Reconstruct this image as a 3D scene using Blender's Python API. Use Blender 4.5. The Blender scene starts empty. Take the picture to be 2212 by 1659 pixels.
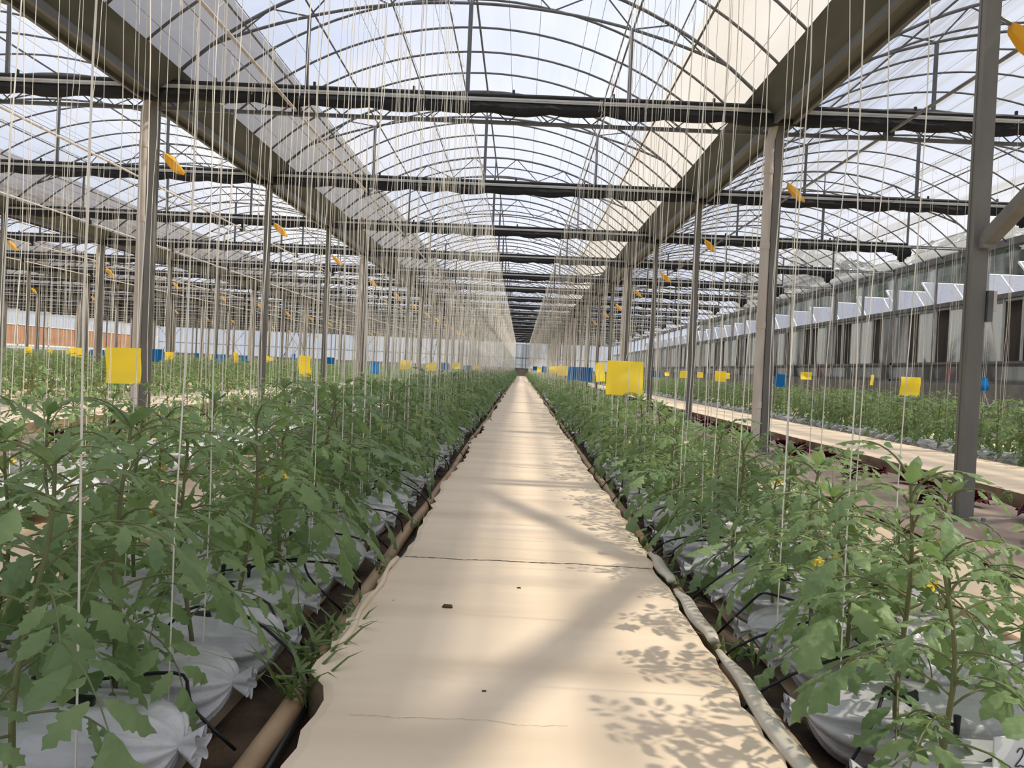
import bpy, math, random
import numpy as np
from mathutils import Vector, Matrix, noise as mnoise

S = bpy.context.scene
COL = S.collection
R = math.radians

# ------------------------------------------------------------------ camera
EYE = 0.80
FPX = 1780.0
cam = bpy.data.cameras.new('camera')
cam_o = bpy.data.objects.new('camera', cam)
COL.objects.link(cam_o)
cam.sensor_fit = 'HORIZONTAL'
cam.sensor_width = 36.0
cam.lens = FPX / 2212.0 * 36.0
cam.clip_start = 0.05
cam.clip_end = 1500
_yw = Vector((20.0, 31.5, -FPX)).normalized()
_zw = Vector((math.sin(R(2.6)), math.cos(R(2.6)), 0.0))
_zw = (_zw - _yw * _zw.dot(_yw)).normalized()
_xw = _yw.cross(_zw)
_m = Matrix((_xw, _yw, _zw))            # rows: world axes in camera space = camera->world
cam_o.matrix_world = Matrix.Translation((0, 0, EYE)) @ _m.to_4x4()
S.camera = cam_o

# ------------------------------------------------------------------ light
S.view_settings.view_transform = 'Standard'
S.view_settings.look = 'None'
S.view_settings.gamma = 1.0
S.view_settings.use_curve_mapping = False
S.view_settings.exposure = 0.20
S.cycles.transparent_max_bounces = 32
S.cycles.max_bounces = 8
S.cycles.diffuse_bounces = 4

sun = bpy.data.lights.new('sun', 'SUN')
sun.energy = 4.9
sun.angle = R(1.2)
sun.color = (1.0, 0.94, 0.84)
sun_o = bpy.data.objects.new('sun', sun)
COL.objects.link(sun_o)
_sd = Vector((math.cos(R(49)), -0.03, math.sin(R(49)))).normalized()
sun_o.rotation_euler = _sd.to_track_quat('Z', 'Y').to_euler()
sun_o.location = (30, 0, 40)

world = bpy.data.worlds.new('sky')
S.world = world
world.use_nodes = True
wn, wl = world.node_tree.nodes, world.node_tree.links
wn.clear()
w_out = wn.new('ShaderNodeOutputWorld')
w_bg = wn.new('ShaderNodeBackground')
w_tc = wn.new('ShaderNodeTexCoord')
w_map = wn.new('ShaderNodeMapping')
w_map.inputs['Scale'].default_value = (1.2, 1.2, 3.0)
w_no = wn.new('ShaderNodeTexNoise')
w_no.inputs['Scale'].default_value = 1.6
w_no.inputs['Detail'].default_value = 6
w_cr = wn.new('ShaderNodeValToRGB')
w_cr.color_ramp.elements[0].position = 0.36
w_cr.color_ramp.elements[0].color = (0.50, 0.61, 0.86, 1)
w_cr.color_ramp.elements[1].position = 0.66
w_cr.color_ramp.elements[1].color = (0.86, 0.87, 0.92, 1)
wl.new(w_tc.outputs['Generated'], w_map.inputs['Vector'])
wl.new(w_map.outputs['Vector'], w_no.inputs['Vector'])
wl.new(w_no.outputs['Fac'], w_cr.inputs['Fac'])
wl.new(w_cr.outputs['Color'], w_bg.inputs['Color'])
w_bg.inputs['Strength'].default_value = 0.95
wl.new(w_bg.outputs['Background'], w_out.inputs['Surface'])

# ------------------------------------------------------------------ materials
def srgb(r, g, b):
    f = lambda c: (c / 255) / 12.92 if c / 255 <= 0.04045 else ((c / 255 + 0.055) / 1.055) ** 2.4
    return (f(r), f(g), f(b), 1.0)

def new_mat(name):
    m = bpy.data.materials.new(name)
    m.use_nodes = True
    nt = m.node_tree
    nt.nodes.clear()
    out = nt.nodes.new('ShaderNodeOutputMaterial')
    return m, nt, out

def noise_col(nt, c1, c2, scale=5.0, detail=4.0, stretch=(1, 1, 1), lo=0.35, hi=0.65, coord='Object'):
    tc = nt.nodes.new('ShaderNodeTexCoord')
    mp = nt.nodes.new('ShaderNodeMapping')
    mp.inputs['Scale'].default_value = stretch
    no = nt.nodes.new('ShaderNodeTexNoise')
    no.inputs['Scale'].default_value = scale
    no.inputs['Detail'].default_value = detail
    cr = nt.nodes.new('ShaderNodeValToRGB')
    cr.color_ramp.elements[0].position = lo
    cr.color_ramp.elements[1].position = hi
    cr.color_ramp.elements[0].color = c1
    cr.color_ramp.elements[1].color = c2
    nt.links.new(tc.outputs[coord], mp.inputs['Vector'])
    nt.links.new(mp.outputs['Vector'], no.inputs['Vector'])
    nt.links.new(no.outputs['Fac'], cr.inputs['Fac'])
    return cr, no, mp

def simple(name, c1, c2=None, rough=0.6, metal=0.0, scale=6.0, stretch=(1, 1, 1), bump=0.0, bscale=30.0, lo=0.35, hi=0.65, spec=0.4):
    m, nt, out = new_mat(name)
    p = nt.nodes.new('ShaderNodeBsdfPrincipled')
    p.inputs['Roughness'].default_value = rough
    p.inputs['Metallic'].default_value = metal
    p.inputs['Specular IOR Level'].default_value = spec
    cr, no, mp = noise_col(nt, c1, c2 or c1, scale, 5, stretch, lo, hi)
    nt.links.new(cr.outputs['Color'], p.inputs['Base Color'])
    if bump:
        n2 = nt.nodes.new('ShaderNodeTexNoise')
        n2.inputs['Scale'].default_value = bscale
        n2.inputs['Detail'].default_value = 4
        b = nt.nodes.new('ShaderNodeBump')
        b.inputs['Strength'].default_value = bump
        b.inputs['Distance'].default_value = 0.02
        nt.links.new(mp.outputs['Vector'], n2.inputs['Vector'])
        nt.links.new(n2.outputs['Fac'], b.inputs['Height'])
        nt.links.new(b.outputs['Normal'], p.inputs['Normal'])
    nt.links.new(p.outputs['BSDF'], out.inputs['Surface'])
    return m

def film(name, trans, c1, c2, stretch=(1, 0.05, 1), scale=3.0, var=0.15, lo=0.35, hi=0.7, trans_col=(1, 1, 1, 1), gloss=0.06, diff=0.35):
    """plastic film: partly see-through, partly scattering"""
    m, nt, out = new_mat(name)
    tr = nt.nodes.new('ShaderNodeBsdfTransparent')
    tr.inputs['Color'].default_value = trans_col
    tl = nt.nodes.new('ShaderNodeBsdfTranslucent')
    df = nt.nodes.new('ShaderNodeBsdfDiffuse')
    gl = nt.nodes.new('ShaderNodeBsdfGlossy')
    gl.inputs['Roughness'].default_value = 0.25
    cr, no, mp = noise_col(nt, c1, c2, scale, 5, stretch, lo, hi)
    nt.links.new(cr.outputs['Color'], tl.inputs['Color'])
    nt.links.new(cr.outputs['Color'], df.inputs['Color'])
    mx = nt.nodes.new('ShaderNodeMixShader')
    mx.inputs[0].default_value = diff
    nt.links.new(tl.outputs[0], mx.inputs[1])
    nt.links.new(df.outputs[0], mx.inputs[2])
    mg = nt.nodes.new('ShaderNodeMixShader')
    mg.inputs[0].default_value = gloss
    nt.links.new(mx.outputs[0], mg.inputs[1])
    nt.links.new(gl.outputs[0], mg.inputs[2])
    mr = nt.nodes.new('ShaderNodeMapRange')
    mr.inputs['From Min'].default_value = lo
    mr.inputs['From Max'].default_value = hi
    mr.inputs['To Min'].default_value = min(1, 1 - trans - var)
    mr.inputs['To Max'].default_value = min(1, 1 - trans + var)
    nt.links.new(no.outputs['Fac'], mr.inputs['Value'])
    fm = nt.nodes.new('ShaderNodeMixShader')
    nt.links.new(mr.outputs['Result'], fm.inputs[0])
    nt.links.new(tr.outputs[0], fm.inputs[1])
    nt.links.new(mg.outputs[0], fm.inputs[2])
    nt.links.new(fm.outputs[0], out.inputs['Surface'])
    return m

def leafy(name, c1, c2, c3, tl=0.35, scale=9.0):
    m, nt, out = new_mat(name)
    cr, no, mp = noise_col(nt, c1, c2, scale, 4, (1, 1, 1), 0.3, 0.7)
    oi = nt.nodes.new('ShaderNodeObjectInfo')
    mc = nt.nodes.new('ShaderNodeMix')
    mc.data_type = 'RGBA'
    ml = nt.nodes.new('ShaderNodeMath')
    ml.operation = 'MULTIPLY'
    ml.inputs[1].default_value = 0.55
    nt.links.new(oi.outputs['Random'], ml.inputs[0])
    nt.links.new(ml.outputs[0], mc.inputs[0])
    nt.links.new(cr.outputs['Color'], mc.inputs[6])
    mc.inputs[7].default_value = c3
    p = nt.nodes.new('ShaderNodeBsdfPrincipled')
    p.inputs['Roughness'].default_value = 0.5
    p.inputs['Specular IOR Level'].default_value = 0.35
    if name.endswith('leaf'):
        nb = nt.nodes.new('ShaderNodeTexVoronoi'); nb.inputs['Scale'].default_value = 75
        bp = nt.nodes.new('ShaderNodeBump'); bp.inputs['Strength'].default_value = .55; bp.inputs['Distance'].default_value = .004
        nt.links.new(mp.outputs['Vector'], nb.inputs['Vector']); nt.links.new(nb.outputs['Distance'], bp.inputs['Height'])
        nt.links.new(bp.outputs['Normal'], p.inputs['Normal'])
    nt.links.new(mc.outputs[2], p.inputs['Base Color'])
    t = nt.nodes.new('ShaderNodeBsdfTranslucent')
    hs = nt.nodes.new('ShaderNodeHueSaturation')
    hs.inputs['Hue'].default_value = 0.49 if 'card' not in name else 0.5
    hs.inputs['Saturation'].default_value = 1.15
    hs.inputs['Value'].default_value = 1.5
    nt.links.new(mc.outputs[2], hs.inputs['Color'])
    nt.links.new(hs.outputs['Color'], t.inputs['Color'])
    mx = nt.nodes.new('ShaderNodeMixShader')
    mx.inputs[0].default_value = tl
    nt.links.new(p.outputs[0], mx.inputs[1])
    nt.links.new(t.outputs[0], mx.inputs[2])
    nt.links.new(mx.outputs[0], out.inputs['Surface'])
    return m

M = {}
M['steel'] = simple('galvanised_steel', srgb(112, 112, 112), srgb(138, 138, 138), 0.45, 0.35, 4, (1, 1, 1))
M['steel_dark'] = simple('weathered_steel', srgb(92, 93, 95), srgb(112, 112, 113), 0.55, 0.2, 5)
M['post'] = simple('painted_steel', srgb(112, 109, 102), srgb(130, 126, 118), 0.5, 0.1, 3, (2, 2, .4), lo=.4, hi=.7)
M['pvc'] = simple('white_pvc', srgb(214, 205, 194), srgb(196, 184, 170), 0.5, 0, 4, (2, 2, .5))
M['alu'] = simple('aluminium_rail', srgb(196, 196, 192), srgb(178, 178, 176), 0.4, 0.2, 5)
M['screen'] = simple('black_screen_cloth', srgb(26, 26, 27), srgb(40, 40, 42), 0.85, 0, 14, (.3, 1, 1), bump=.4, bscale=60)
M['black'] = simple('black_plastic', srgb(22, 22, 23), srgb(34, 33, 33), 0.45)
M['gutter'] = simple('old_gutter_steel', srgb(80, 82, 73), srgb(98, 98, 88), 0.6, 0.1, 4, (1, .3, 1))
M['gutter_lip'] = simple('gutter_lip_steel', srgb(112, 111, 106), srgb(96, 95, 90), 0.5, 0.2, 4, (1, .3, 1))
M['path'] = simple('beige_path_sheet', srgb(230, 209, 180), srgb(206, 184, 154), 0.55, 0, 1.3, (.7, 3.2, 1), bump=.08, bscale=5, lo=.42, hi=.78)
M['path_side'] = simple('path_slab_side', srgb(150, 128, 100), srgb(112, 94, 74), 0.85, 0, 6, (1, 1, 2))
M['sheet'] = simple('beige_ground_sheet', srgb(228, 206, 176), srgb(208, 184, 152), 0.6, 0, 1.6, (1, .6, 1), bump=.35, bscale=4, lo=.35, hi=.75)
M['mulch'] = simple('brown_mulch_film', srgb(150, 132, 116), srgb(118, 103, 90), 0.7, 0, 2.2, (1, 1.5, 1), bump=.6, bscale=9)
M['soil'] = simple('dark_soil', srgb(96, 76, 58), srgb(58, 46, 38), 0.9, 0, 8, bump=.8, bscale=30)
M['outside'] = simple('outside_ground', srgb(120, 118, 92), srgb(92, 100, 66), 0.9, 0, .5)
M['pipe'] = simple('beige_pipe', srgb(186, 158, 124), srgb(142, 112, 82), 0.6, 0, 6, (1, .5, 1), lo=.4, hi=.7)
M['bag'] = simple('white_bag_plastic', srgb(214, 212, 210), srgb(192, 189, 187), 0.36, 0, 5, bump=.9, bscale=13, spec=.5)
M['roll'] = simple('rolled_clear_sheet', srgb(214, 204, 184), srgb(190, 178, 156), 0.35, 0, 7, (1, .6, 1), bump=.3, bscale=10)
M['stem'] = leafy('tomato_stem', srgb(122, 130, 82), srgb(102, 108, 72), srgb(124, 116, 80), .1)
M['leaf'] = leafy('tomato_leaf', srgb(90, 116, 78), srgb(138, 158, 108), srgb(136, 160, 96), .33)
M['leaf_far'] = leafy('tomato_leaf_far', srgb(84, 110, 70), srgb(132, 152, 100), srgb(116, 142, 88), .33, 2.5)
M['flower'] = simple('yellow_petals', srgb(240, 200, 30), srgb(250, 216, 60), .6)
M['lettuce'] = leafy('red_lettuce_leaf', srgb(74, 30, 36), srgb(100, 40, 46), srgb(78, 34, 36), .12, 20)
M['grass'] = leafy('weed_leaf', srgb(92, 116, 66), srgb(112, 132, 80), srgb(104, 120, 66), .25)
M['twine'] = simple('cream_twine', srgb(240, 236, 224), srgb(226, 218, 202), .8)
M['yellow'] = leafy('yellow_card', srgb(254, 238, 84), srgb(255, 240, 96), srgb(252, 234, 92), .35)
M['yellow_old'] = leafy('amber_card', srgb(232, 188, 60), srgb(238, 198, 74), srgb(226, 182, 60), .3)
M['blue'] = leafy('blue_card', srgb(8, 122, 186), srgb(14, 130, 196), srgb(16, 124, 184), .25)
M['white'] = simple('white_paint', srgb(232, 232, 228), srgb(214, 214, 208), .6)
M['brown'] = simple('brown_cooling_pad', srgb(182, 138, 108), srgb(158, 116, 88), .9, 0, 30, (1, 3, .1))
M['concrete'] = simple('grey_base_wall', srgb(142, 138, 132), srgb(118, 114, 108), .9, 0, 3, bump=.3)
M['shed'] = simple('dark_shed_cladding', srgb(52, 48, 44), srgb(84, 70, 58), .8, 0, 3, (1, 1.2, .1))
M['solar'] = simple('solar_cells', srgb(106, 110, 128), srgb(120, 124, 140), .5, 0, 16)
M['tree'] = leafy('tree_leaves', srgb(44, 62, 42), srgb(70, 88, 56), srgb(60, 76, 50), .15, 2.0)
M['red'] = simple('red_cloth', srgb(222, 60, 56), srgb(204, 48, 48), .7)
M['ink'] = simple('ink', srgb(60, 54, 60), None, .7)

M['film_mid'] = film('roof_film', .66, (.84, .85, .90, 1), (.78, .79, .86, 1), (1, .08, 1), 3, .10)
M['film_left'] = film('roof_film_dusty', .58, (.76, .78, .82, 1), (.62, .63, .66, 1), (1, .1, 1), 3, .12)
M['film_right'] = film('roof_film_streaky', .50, (.66, .67, .70, 1), (.44, .44, .43, 1), (2.2, .03, 2.2), 2.4, .28, .38, .62)
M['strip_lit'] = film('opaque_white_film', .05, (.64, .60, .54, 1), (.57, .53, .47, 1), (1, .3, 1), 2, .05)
M['strip_dirty_shaded'] = film('dirty_shaded_film', .14, (.30, .25, .19, 1), (.46, .45, .45, 1), (2.5, .3, 2.5), 2, .10)  # same film as the lit strip; brown dirt plus left-slope shade put into colour
M['wall_film'] = film('wall_film', .45, (.92, .93, .95, 1), (.80, .82, .84, 1), (3, 3, .2), 1.2, .2)
M['pane_clear'] = film('clear_pane', .88, (.75, .8, .82, 1), (.6, .65, .67, 1), (1, 1, .3), 2, .08, gloss=.2)
M['pane_cloudy'] = film('cloudy_pane', .55, (.60, .63, .63, 1), (.46, .49, .49, 1), (1, 2, .15), 2, .18, gloss=.12)

# ------------------------------------------------------------------ mesh helpers
class MB:
    def __init__(s):
        s.v, s.f, s.mi = [], [], []

    def add(s, vs, fs, mi=0):
        b = len(s.v)
        s.v.extend([tuple(p) for p in vs])
        s.f.extend([tuple(i + b for i in f) for f in fs])
        s.mi.extend([mi] * len(fs))

    def box(s, x0, x1, y0, y1, z0, z1, mi=0):
        vs = [(x, y, z) for x in (x0, x1) for y in (y0, y1) for z in (z0, z1)]
        s.add(vs, [(0, 1, 3, 2), (4, 6, 7, 5), (0, 4, 5, 1), (2, 3, 7, 6), (0, 2, 6, 4), (1, 5, 7, 3)], mi)

    def tube(s, pts, r, n=6, mi=0, cap=True, flat=1.0, rot=0.0):
        pts = [Vector(p) for p in pts]
        rr = r if isinstance(r, (list, tuple)) else [r] * len(pts)
        vs, fs = [], []
        t0 = (pts[1] - pts[0]).normalized()
        up = Vector((0, 0, 1)) if abs(t0.z) < .9 else Vector((1, 0, 0))
        side = t0.cross(up).normalized()
        for i, p in enumerate(pts):
            if i == 0:
                t = pts[1] - pts[0]
            elif i == len(pts) - 1:
                t = pts[-1] - pts[-2]
            else:
                t = pts[i + 1] - pts[i - 1]
            t.normalize()
            side = (side - t * side.dot(t)).normalized()
            bi = t.cross(side)
            for k in range(n):
                a = 2 * math.pi * k / n + rot
                vs.append(p + side * (math.cos(a) * rr[i]) + bi * (math.sin(a) * rr[i] * flat))
        for i in range(len(pts) - 1):
            for k in range(n):
                k2 = (k + 1) % n
                fs.append((i * n + k, i * n + k2, (i + 1) * n + k2, (i + 1) * n + k))
        if cap:
            fs.append(tuple(range(n - 1, -1, -1)))
            fs.append(tuple((len(pts) - 1) * n + k for k in range(n)))
        s.add(vs, fs, mi)

    def bar(s, a, b, w, mi=0):            # square bar
        s.tube([a, b], w * .7071, 4, mi, rot=math.pi / 4)

    def mesh(s, name, mats, smooth=False):
        me = bpy.data.meshes.new(name)
        me.from_pydata(s.v, [], s.f)
        for m in mats:
            me.materials.append(m)
        if any(s.mi):
            me.polygons.foreach_set('material_index', s.mi)
        if smooth:
            me.polygons.foreach_set('use_smooth', [True] * len(me.polygons))
        me.update()
        return me

def obj(name, me, parent=None, loc=(0, 0, 0), rz=0.0):
    o = bpy.data.objects.new(name, me)
    COL.objects.link(o)
    o.parent = parent
    o.location = loc
    o.rotation_euler = (0, 0, rz)
    return o

def build(name, mb, mats, parent=None, loc=(0, 0, 0), smooth=False, rz=0.0):
    if not isinstance(mats, (list, tuple)):
        mats = [mats]
    return obj(name, mb.mesh(name, mats, smooth), parent, loc, rz)

def tag(o, label=None, cat=None, group=None, kind=None):
    if label: o['label'] = label
    if cat: o['category'] = cat
    if group: o['group'] = group
    if kind: o['kind'] = kind
    return o

def empty(name, loc=(0, 0, 0), rz=0.0):
    o = bpy.data.objects.new(name, None)
    o.empty_display_size = .05
    COL.objects.link(o)
    o.location = loc
    o.rotation_euler = (0, 0, rz)
    return o

def copy_thing(root, loc, rz=0.0, scale=None):
    c = root.copy()
    COL.objects.link(c)
    c.location = loc
    c.rotation_euler = (0, 0, rz)
    if scale: c.scale = scale
    for ch in list(root.children):
        d = ch.copy()
        COL.objects.link(d)
        d.parent = c
        for g in list(ch.children):
            e = g.copy()
            COL.objects.link(e)
            e.parent = d
    return c

ORD = ['first', 'second', 'third', 'fourth', 'fifth', 'sixth', 'seventh', 'eighth', 'ninth', 'tenth', 'eleventh', 'twelfth', 'thirteenth',
       'fourteenth', 'fifteenth', 'sixteenth', 'seventeenth', 'eighteenth', 'nineteenth', 'twentieth', 'twenty-first', 'twenty-second', 'twenty-third']

# ------------------------------------------------------------------ plan of the house
SPAN = 6.7
GX = [2.64 - SPAN * i for i in range(6)]          # valley gutters: 2.64, -4.06, -10.76 ...
XR, XL = 9.34, 2.64 - SPAN * 6                    # right and left wall
YF = [0.88 + 4 * k for k in range(22)]            # frames every 4 m
YEND = YF[-1]
BAYC = [XR - SPAN / 2 - SPAN * i for i in range(7)]   # bay centres: right bay first
BAYN = ['right-hand', 'central', 'next left', 'third left', 'fourth left', 'fifth left', 'far left']
ZPK = EYE + 4.30
RB = 4.49
def bow_z(r): return ZPK - RB + math.sqrt(RB * RB - r * r)
def low_z(r): return EYE + 3.89 - 7.2 + math.sqrt(7.2 ** 2 - r * r)

# ------------------------------------------------------------------ floor, ground, paths
mb = MB()
nx, ny = 150, 175
random.seed(3)
def uneven(x, y):
    return .010 * math.sin(x * 3.1 + .7 * math.sin(y * 1.3)) + .008 * math.sin(y * 4.3 + x * 2.0) + .004 * math.sin(x * 13 + y * 3)
vs = []
xs = [XL + (XR - XL) * i / nx for i in range(nx + 1)]
ys = [-2 + (YEND + 2) * (j / ny) ** 1.5 for j in range(ny + 1)]
for y in ys:
    for x in xs:
        vs.append((x, y, uneven(x, y) - .012))
fs = [(j * (nx + 1) + i, j * (nx + 1) + i + 1, (j + 1) * (nx + 1) + i + 1, (j + 1) * (nx + 1) + i) for j in range(ny) for i in range(nx)]
mb.add(vs, fs)
tag(build('floor', mb, M['sheet'], smooth=True), kind='structure')
mb = MB()
mb.box(-160, 160, -60, 260, -.30, -.08)
tag(build('ground', mb, M['outside']), kind='structure')

def slab(x0, x1, ztop, name, rag=0.0, seed=1):
    rnd = random.Random(seed)
    mb = MB()
    n = 420
    vs = []
    for j in range(n + 1):
        y = -1.0 + (YEND - .6 + 1.0) * (j / n) ** 2.0
        a = x0 + (.05 if rag >= 1 and y < 1.72 else 0) + rag * (rnd.random() - .5) * .028 + rag * .018 * math.sin(y * 2.3)
        b = x1 + rag * (rnd.random() - .5) * .02 + rag * .012 * math.sin(y * 1.7 + 1)
        m_ = (a + b) / 2
        vs += [(a, y, -.05), (a, y, ztop - .004), (a + .02, y, ztop), (m_, y, ztop), (b - .02, y, ztop), (b, y, ztop - .004), (b, y, -.05)]
    fs, mi = [], []
    for j in range(n):
        for k in range(6):
            fs.append((j * 7 + k, j * 7 + k + 1, (j + 1) * 7 + k + 1, (j + 1) * 7 + k))
            mi.append(1 if k in (0, 5) else 0)
    b0 = len(mb.v)
    mb.v.extend(vs); mb.f.extend(fs); mb.mi.extend(mi)
    return build(name, mb, [M['path'], M['path_side']])

PATH_Z = .12
pa = slab(-.41, .51, PATH_Z, 'concrete_path', 1.0)
tag(pa, 'beige sheet covered concrete path running down the middle towards the back wall', 'path')
# joint and hairline crack across the walk
rnd = random.Random(5)
def crack(y0, amp, w, x0, x1, seed):
    r_ = random.Random(seed)
    m_ = MB(); vs = []; n = 70
    y = y0
    for i in range(n + 1):
        x = x0 + (x1 - x0) * i / n
        y += (r_.random() - .5) * amp
        y += (y0 - y) * .1
        ww = w * (.35 + r_.random())
        vs += [(x, y - ww, PATH_Z + .0012), (x, y + ww, PATH_Z + .0012)]
    m_.add(vs, [(2 * i, 2 * i + 2, 2 * i + 3, 2 * i + 1) for i in range(n)])
    return m_
build('joint', crack(2.90, .010, .0038, -.38, .49, 1), M['soil'], pa)
build('crack', crack(1.57, .006, .0004, -.30, .12, 2), M['soil'], pa)
p2 = slab(3.40, 4.60, PATH_Z, 'concrete_path', .4, 2)
tag(p2, 'beige topped concrete path on the right behind the red lettuces', 'path')
LEFT_PATHS = [-5.0, -10.0, -15.2, -20.4, -25.6, -30.8]
for i, x in enumerate(LEFT_PATHS):
    tag(slab(x - .55, x + .55, PATH_Z, 'concrete_path', .4, 3 + i), 'beige concrete path, %s one left of the central path' % ORD[i], 'path')

# channel soil beside the walk and mulch strips
mb = MB()
def strip(mb, x0, x1, y0, y1, z, n=240, amp=.012, seed=1, nx=6):
    r_ = random.Random(seed); vs = []
    for j in range(n + 1):
        y = y0 + (y1 - y0) * (j / n) ** 1.6
        for i in range(nx + 1):
            vs.append((x0 + (x1 - x0) * i / nx, y, z + (r_.random() - .5) * amp + (0 if 0 < i < nx else -.02)))
    mb.add(vs, [(j * (nx + 1) + i, j * (nx + 1) + i + 1, (j + 1) * (nx + 1) + i + 1, (j + 1) * (nx + 1) + i) for j in range(n) for i in range(nx)])
strip(mb, -.62, -.405, -1, YEND - 1, .022, seed=2)
tag(build('soil_strip', mb, M['soil'], smooth=True), 'bare brown soil strip along the left edge of the central path', 'soil', kind='stuff')
mb = MB()
strip(mb, .50, .72, -1, YEND - 1, .022, seed=3)
tag(build('soil_strip', mb, M['soil'], smooth=True), 'bare brown soil strip along the right edge of the central path', 'soil', kind='stuff')
mb = MB()
strip(mb, 2.15, 3.42, -1, YEND - 1, .035, seed=4, amp=.02, nx=14)
tag(build('mulch_film', mb, M['mulch'], smooth=True), 'wrinkled brown mulch film under the red lettuces on the right', 'sheet')
mb = MB()
strip(mb, -4.42, -3.4, -1, YEND - 1, .035, seed=5, amp=.02, nx=12)
tag(build('mulch_film', mb, M['mulch'], smooth=True), 'wrinkled brown mulch film along the left row of posts', 'sheet')

# ------------------------------------------------------------------ walls
def quad_panel(mb, p, mi=0): mb.add(p, [(0, 1, 2, 3)], mi)

def thin_panel(x0, x1, y0, y1, z0, z1):
    m_ = MB(); m_.box(x0, x1, y0, y1, z0, z1); return m_

# right wall: base, columns, rails
H = lambda h: EYE + h
mb = MB()
mb.box(XR - .06, XR + .10, -2, YEND + .1, -.05, H(.13))
tag(build('wall_right', mb, M['concrete']), kind='structure')
mb = MB()
for z, h, d in ((H(.13), .05, .05), (H(.53), .05, .05), (H(1.80), .09, .07), (H(2.80), .14, .09)):
    mb.box(XR - d, XR + d, -2, YEND, z, z + h)
tag(build('trim_1', mb, M['steel_dark']), kind='structure')
mb = MB()
for k in range(44):
    y = -1.12 + 2 * k
    if k % 2:
        mb.box(XR - .05, XR + .05, y - .045, y + .045, H(.13), H(2.8))
    else:
        mb.box(XR - .025, XR + .025, y - .025, y + .025, H(.13), H(2.8))
tag(build('trim_2', mb, M['steel']), kind='structure')
rnd = random.Random(11)
nwin = 0
for k in range(43):
    y0 = -1.12 + 2 * k + .05; y1 = y0 + 1.9
    nwin += 1
    w = build('window_%d' % nwin, thin_panel(XR - .004, XR + .004, y0, y1, H(1.89), H(2.80)), M['pane_clear'])
    tag(w, kind='structure')
    m_ = MB()
    m_.box(XR - .02, XR + .02, y0 + .06, y0 + .30, H(1.89), H(2.80))
    build('window_blind', m_, M['pane_cloudy'], w)
    # lower sashes: cloudy, clear and open
    nwin += 1
    kinds = ['cloudy', 'clear', 'open'] if k % 2 else ['open', 'cloudy', 'open' if k % 4 == 0 else 'clear']
    rnd.shuffle(kinds)
    m_c, m_l, m_f = MB(), MB(), MB()
    for q, kd in enumerate(kinds):
        a = y0 + q * .633; b = a + .60
        if kd == 'cloudy': m_c.box(XR - .014, XR - .008, a, b, H(.58), H(1.80))
        elif kd == 'clear': m_l.box(XR - .004, XR + .002, a, b, H(.58), H(1.80))
        m_f.box(XR - .02, XR + .02, b, b + .033, H(.58), H(1.80))
    m_l.box(XR - .004, XR + .004, y0, y1, H(.18), H(.53))
    w = build('window_%d' % nwin, m_l, M['pane_clear'])
    tag(w, kind='structure')
    if m_c.v: build('window_sash', m_c, M['pane_cloudy'], w)
    build('window_frame', m_f, M['alu'], w)

# back wall
mb = MB()
vs, fs = [], []
npt = 60
mb.box(XL, XR, YEND, YEND + .12, -.05, H(.08))
tag(build('wall_back', mb, M['concrete']), kind='structure')
mb = MB()
for i in range(7):
    c = BAYC[i]
    n = 24
    prev = None
    for q in range(n):
        r0 = -SPAN / 2 + SPAN * q / n; r1 = -SPAN / 2 + SPAN * (q + 1) / n
        mb.add([(c + r0, YEND + .02, H(.08)), (c + r1, YEND + .02, H(.08)), (c + r1, YEND + .02, bow_z(r1)), (c + r0, YEND + .02, bow_z(r0))], [(0, 1, 2, 3)])
tag(build('wall_back_film', mb, M['wall_film']), kind='structure').name = 'wall_back'
mb = MB()
for z in (H(.08), H(1.15), H(2.74)):
    mb.box(XL, XR, YEND - .05, YEND + .03, z, z + .07)
x = XR
while x > XL:
    mb.box(x - .04, x + .04, YEND - .06, YEND + .01, 0, H(2.8))
    x -= SPAN / 3
for i in range(7):
    c = BAYC[i]
    for sgn in (-1, 1):
        mb.tube([(c - SPAN / 6 * sgn - SPAN / 3, YEND - .03, .6), (c + SPAN / 6 * sgn - SPAN / 3, YEND - .03, H(2.7))], .025, 5)
tag(build('trim_3', mb, M['steel']), kind='structure')
# double doors in the back wall at the end of the walk
mb = MB()
for q in (0, 1):
    a = -.65 + q * .75
    for s_ in ((a, a + .05), (a + .68, a + .73)):
        mb.box(s_[0], s_[1], YEND - .10, YEND - .04, H(.10), H(2.6))
    for z in (H(.10), H(.45), H(1.1), H(2.55)):
        mb.box(a, a + .73, YEND - .10, YEND - .04, z, z + .05)
d_ = tag(build('door_1', mb, M['alu']), kind='structure')
build('door_pane', thin_panel(-.62, .80, YEND - .075, YEND - .068, H(.12), H(2.56)), M['pane_cloudy'], d_)

# left wall
mb = MB()
mb.box(XL - .1, XL, -2, YEND, -.05, H(-.12))
tag(build('wall_left', mb, M['concrete']), kind='structure')
mb = MB()
mb.box(XL - .05, XL - .04, -2, YEND, H(1.65), H(2.8))
mb.box(XL - .05, XL - .04, -2, YEND, H(-.12), H(.12))
tag(build('wall_left', mb, M['wall_film']), kind='structure')
mb = MB()
mb.box(XL - .06, XL - .01, 30, YEND - 3, H(.20), H(1.65))
tag(build('cooling_pad', mb, M['brown']), 'long brown cooling pad along the far left wall', 'panel')
mb = MB()
mb.box(XL - .05, XL + .05, -2, YEND, H(.08), H(.20))
mb.box(XL - .05, XL + .05, -2, YEND, H(1.62), H(1.68))
mb.box(XL - .07, XL + .07, -2, YEND, H(2.72), H(2.86))
for y in YF: mb.box(XL - .05, XL + .05, y - .05, y + .05, 0, H(2.8))
tag(build('trim_4', mb, M['white']), kind='structure')

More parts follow.
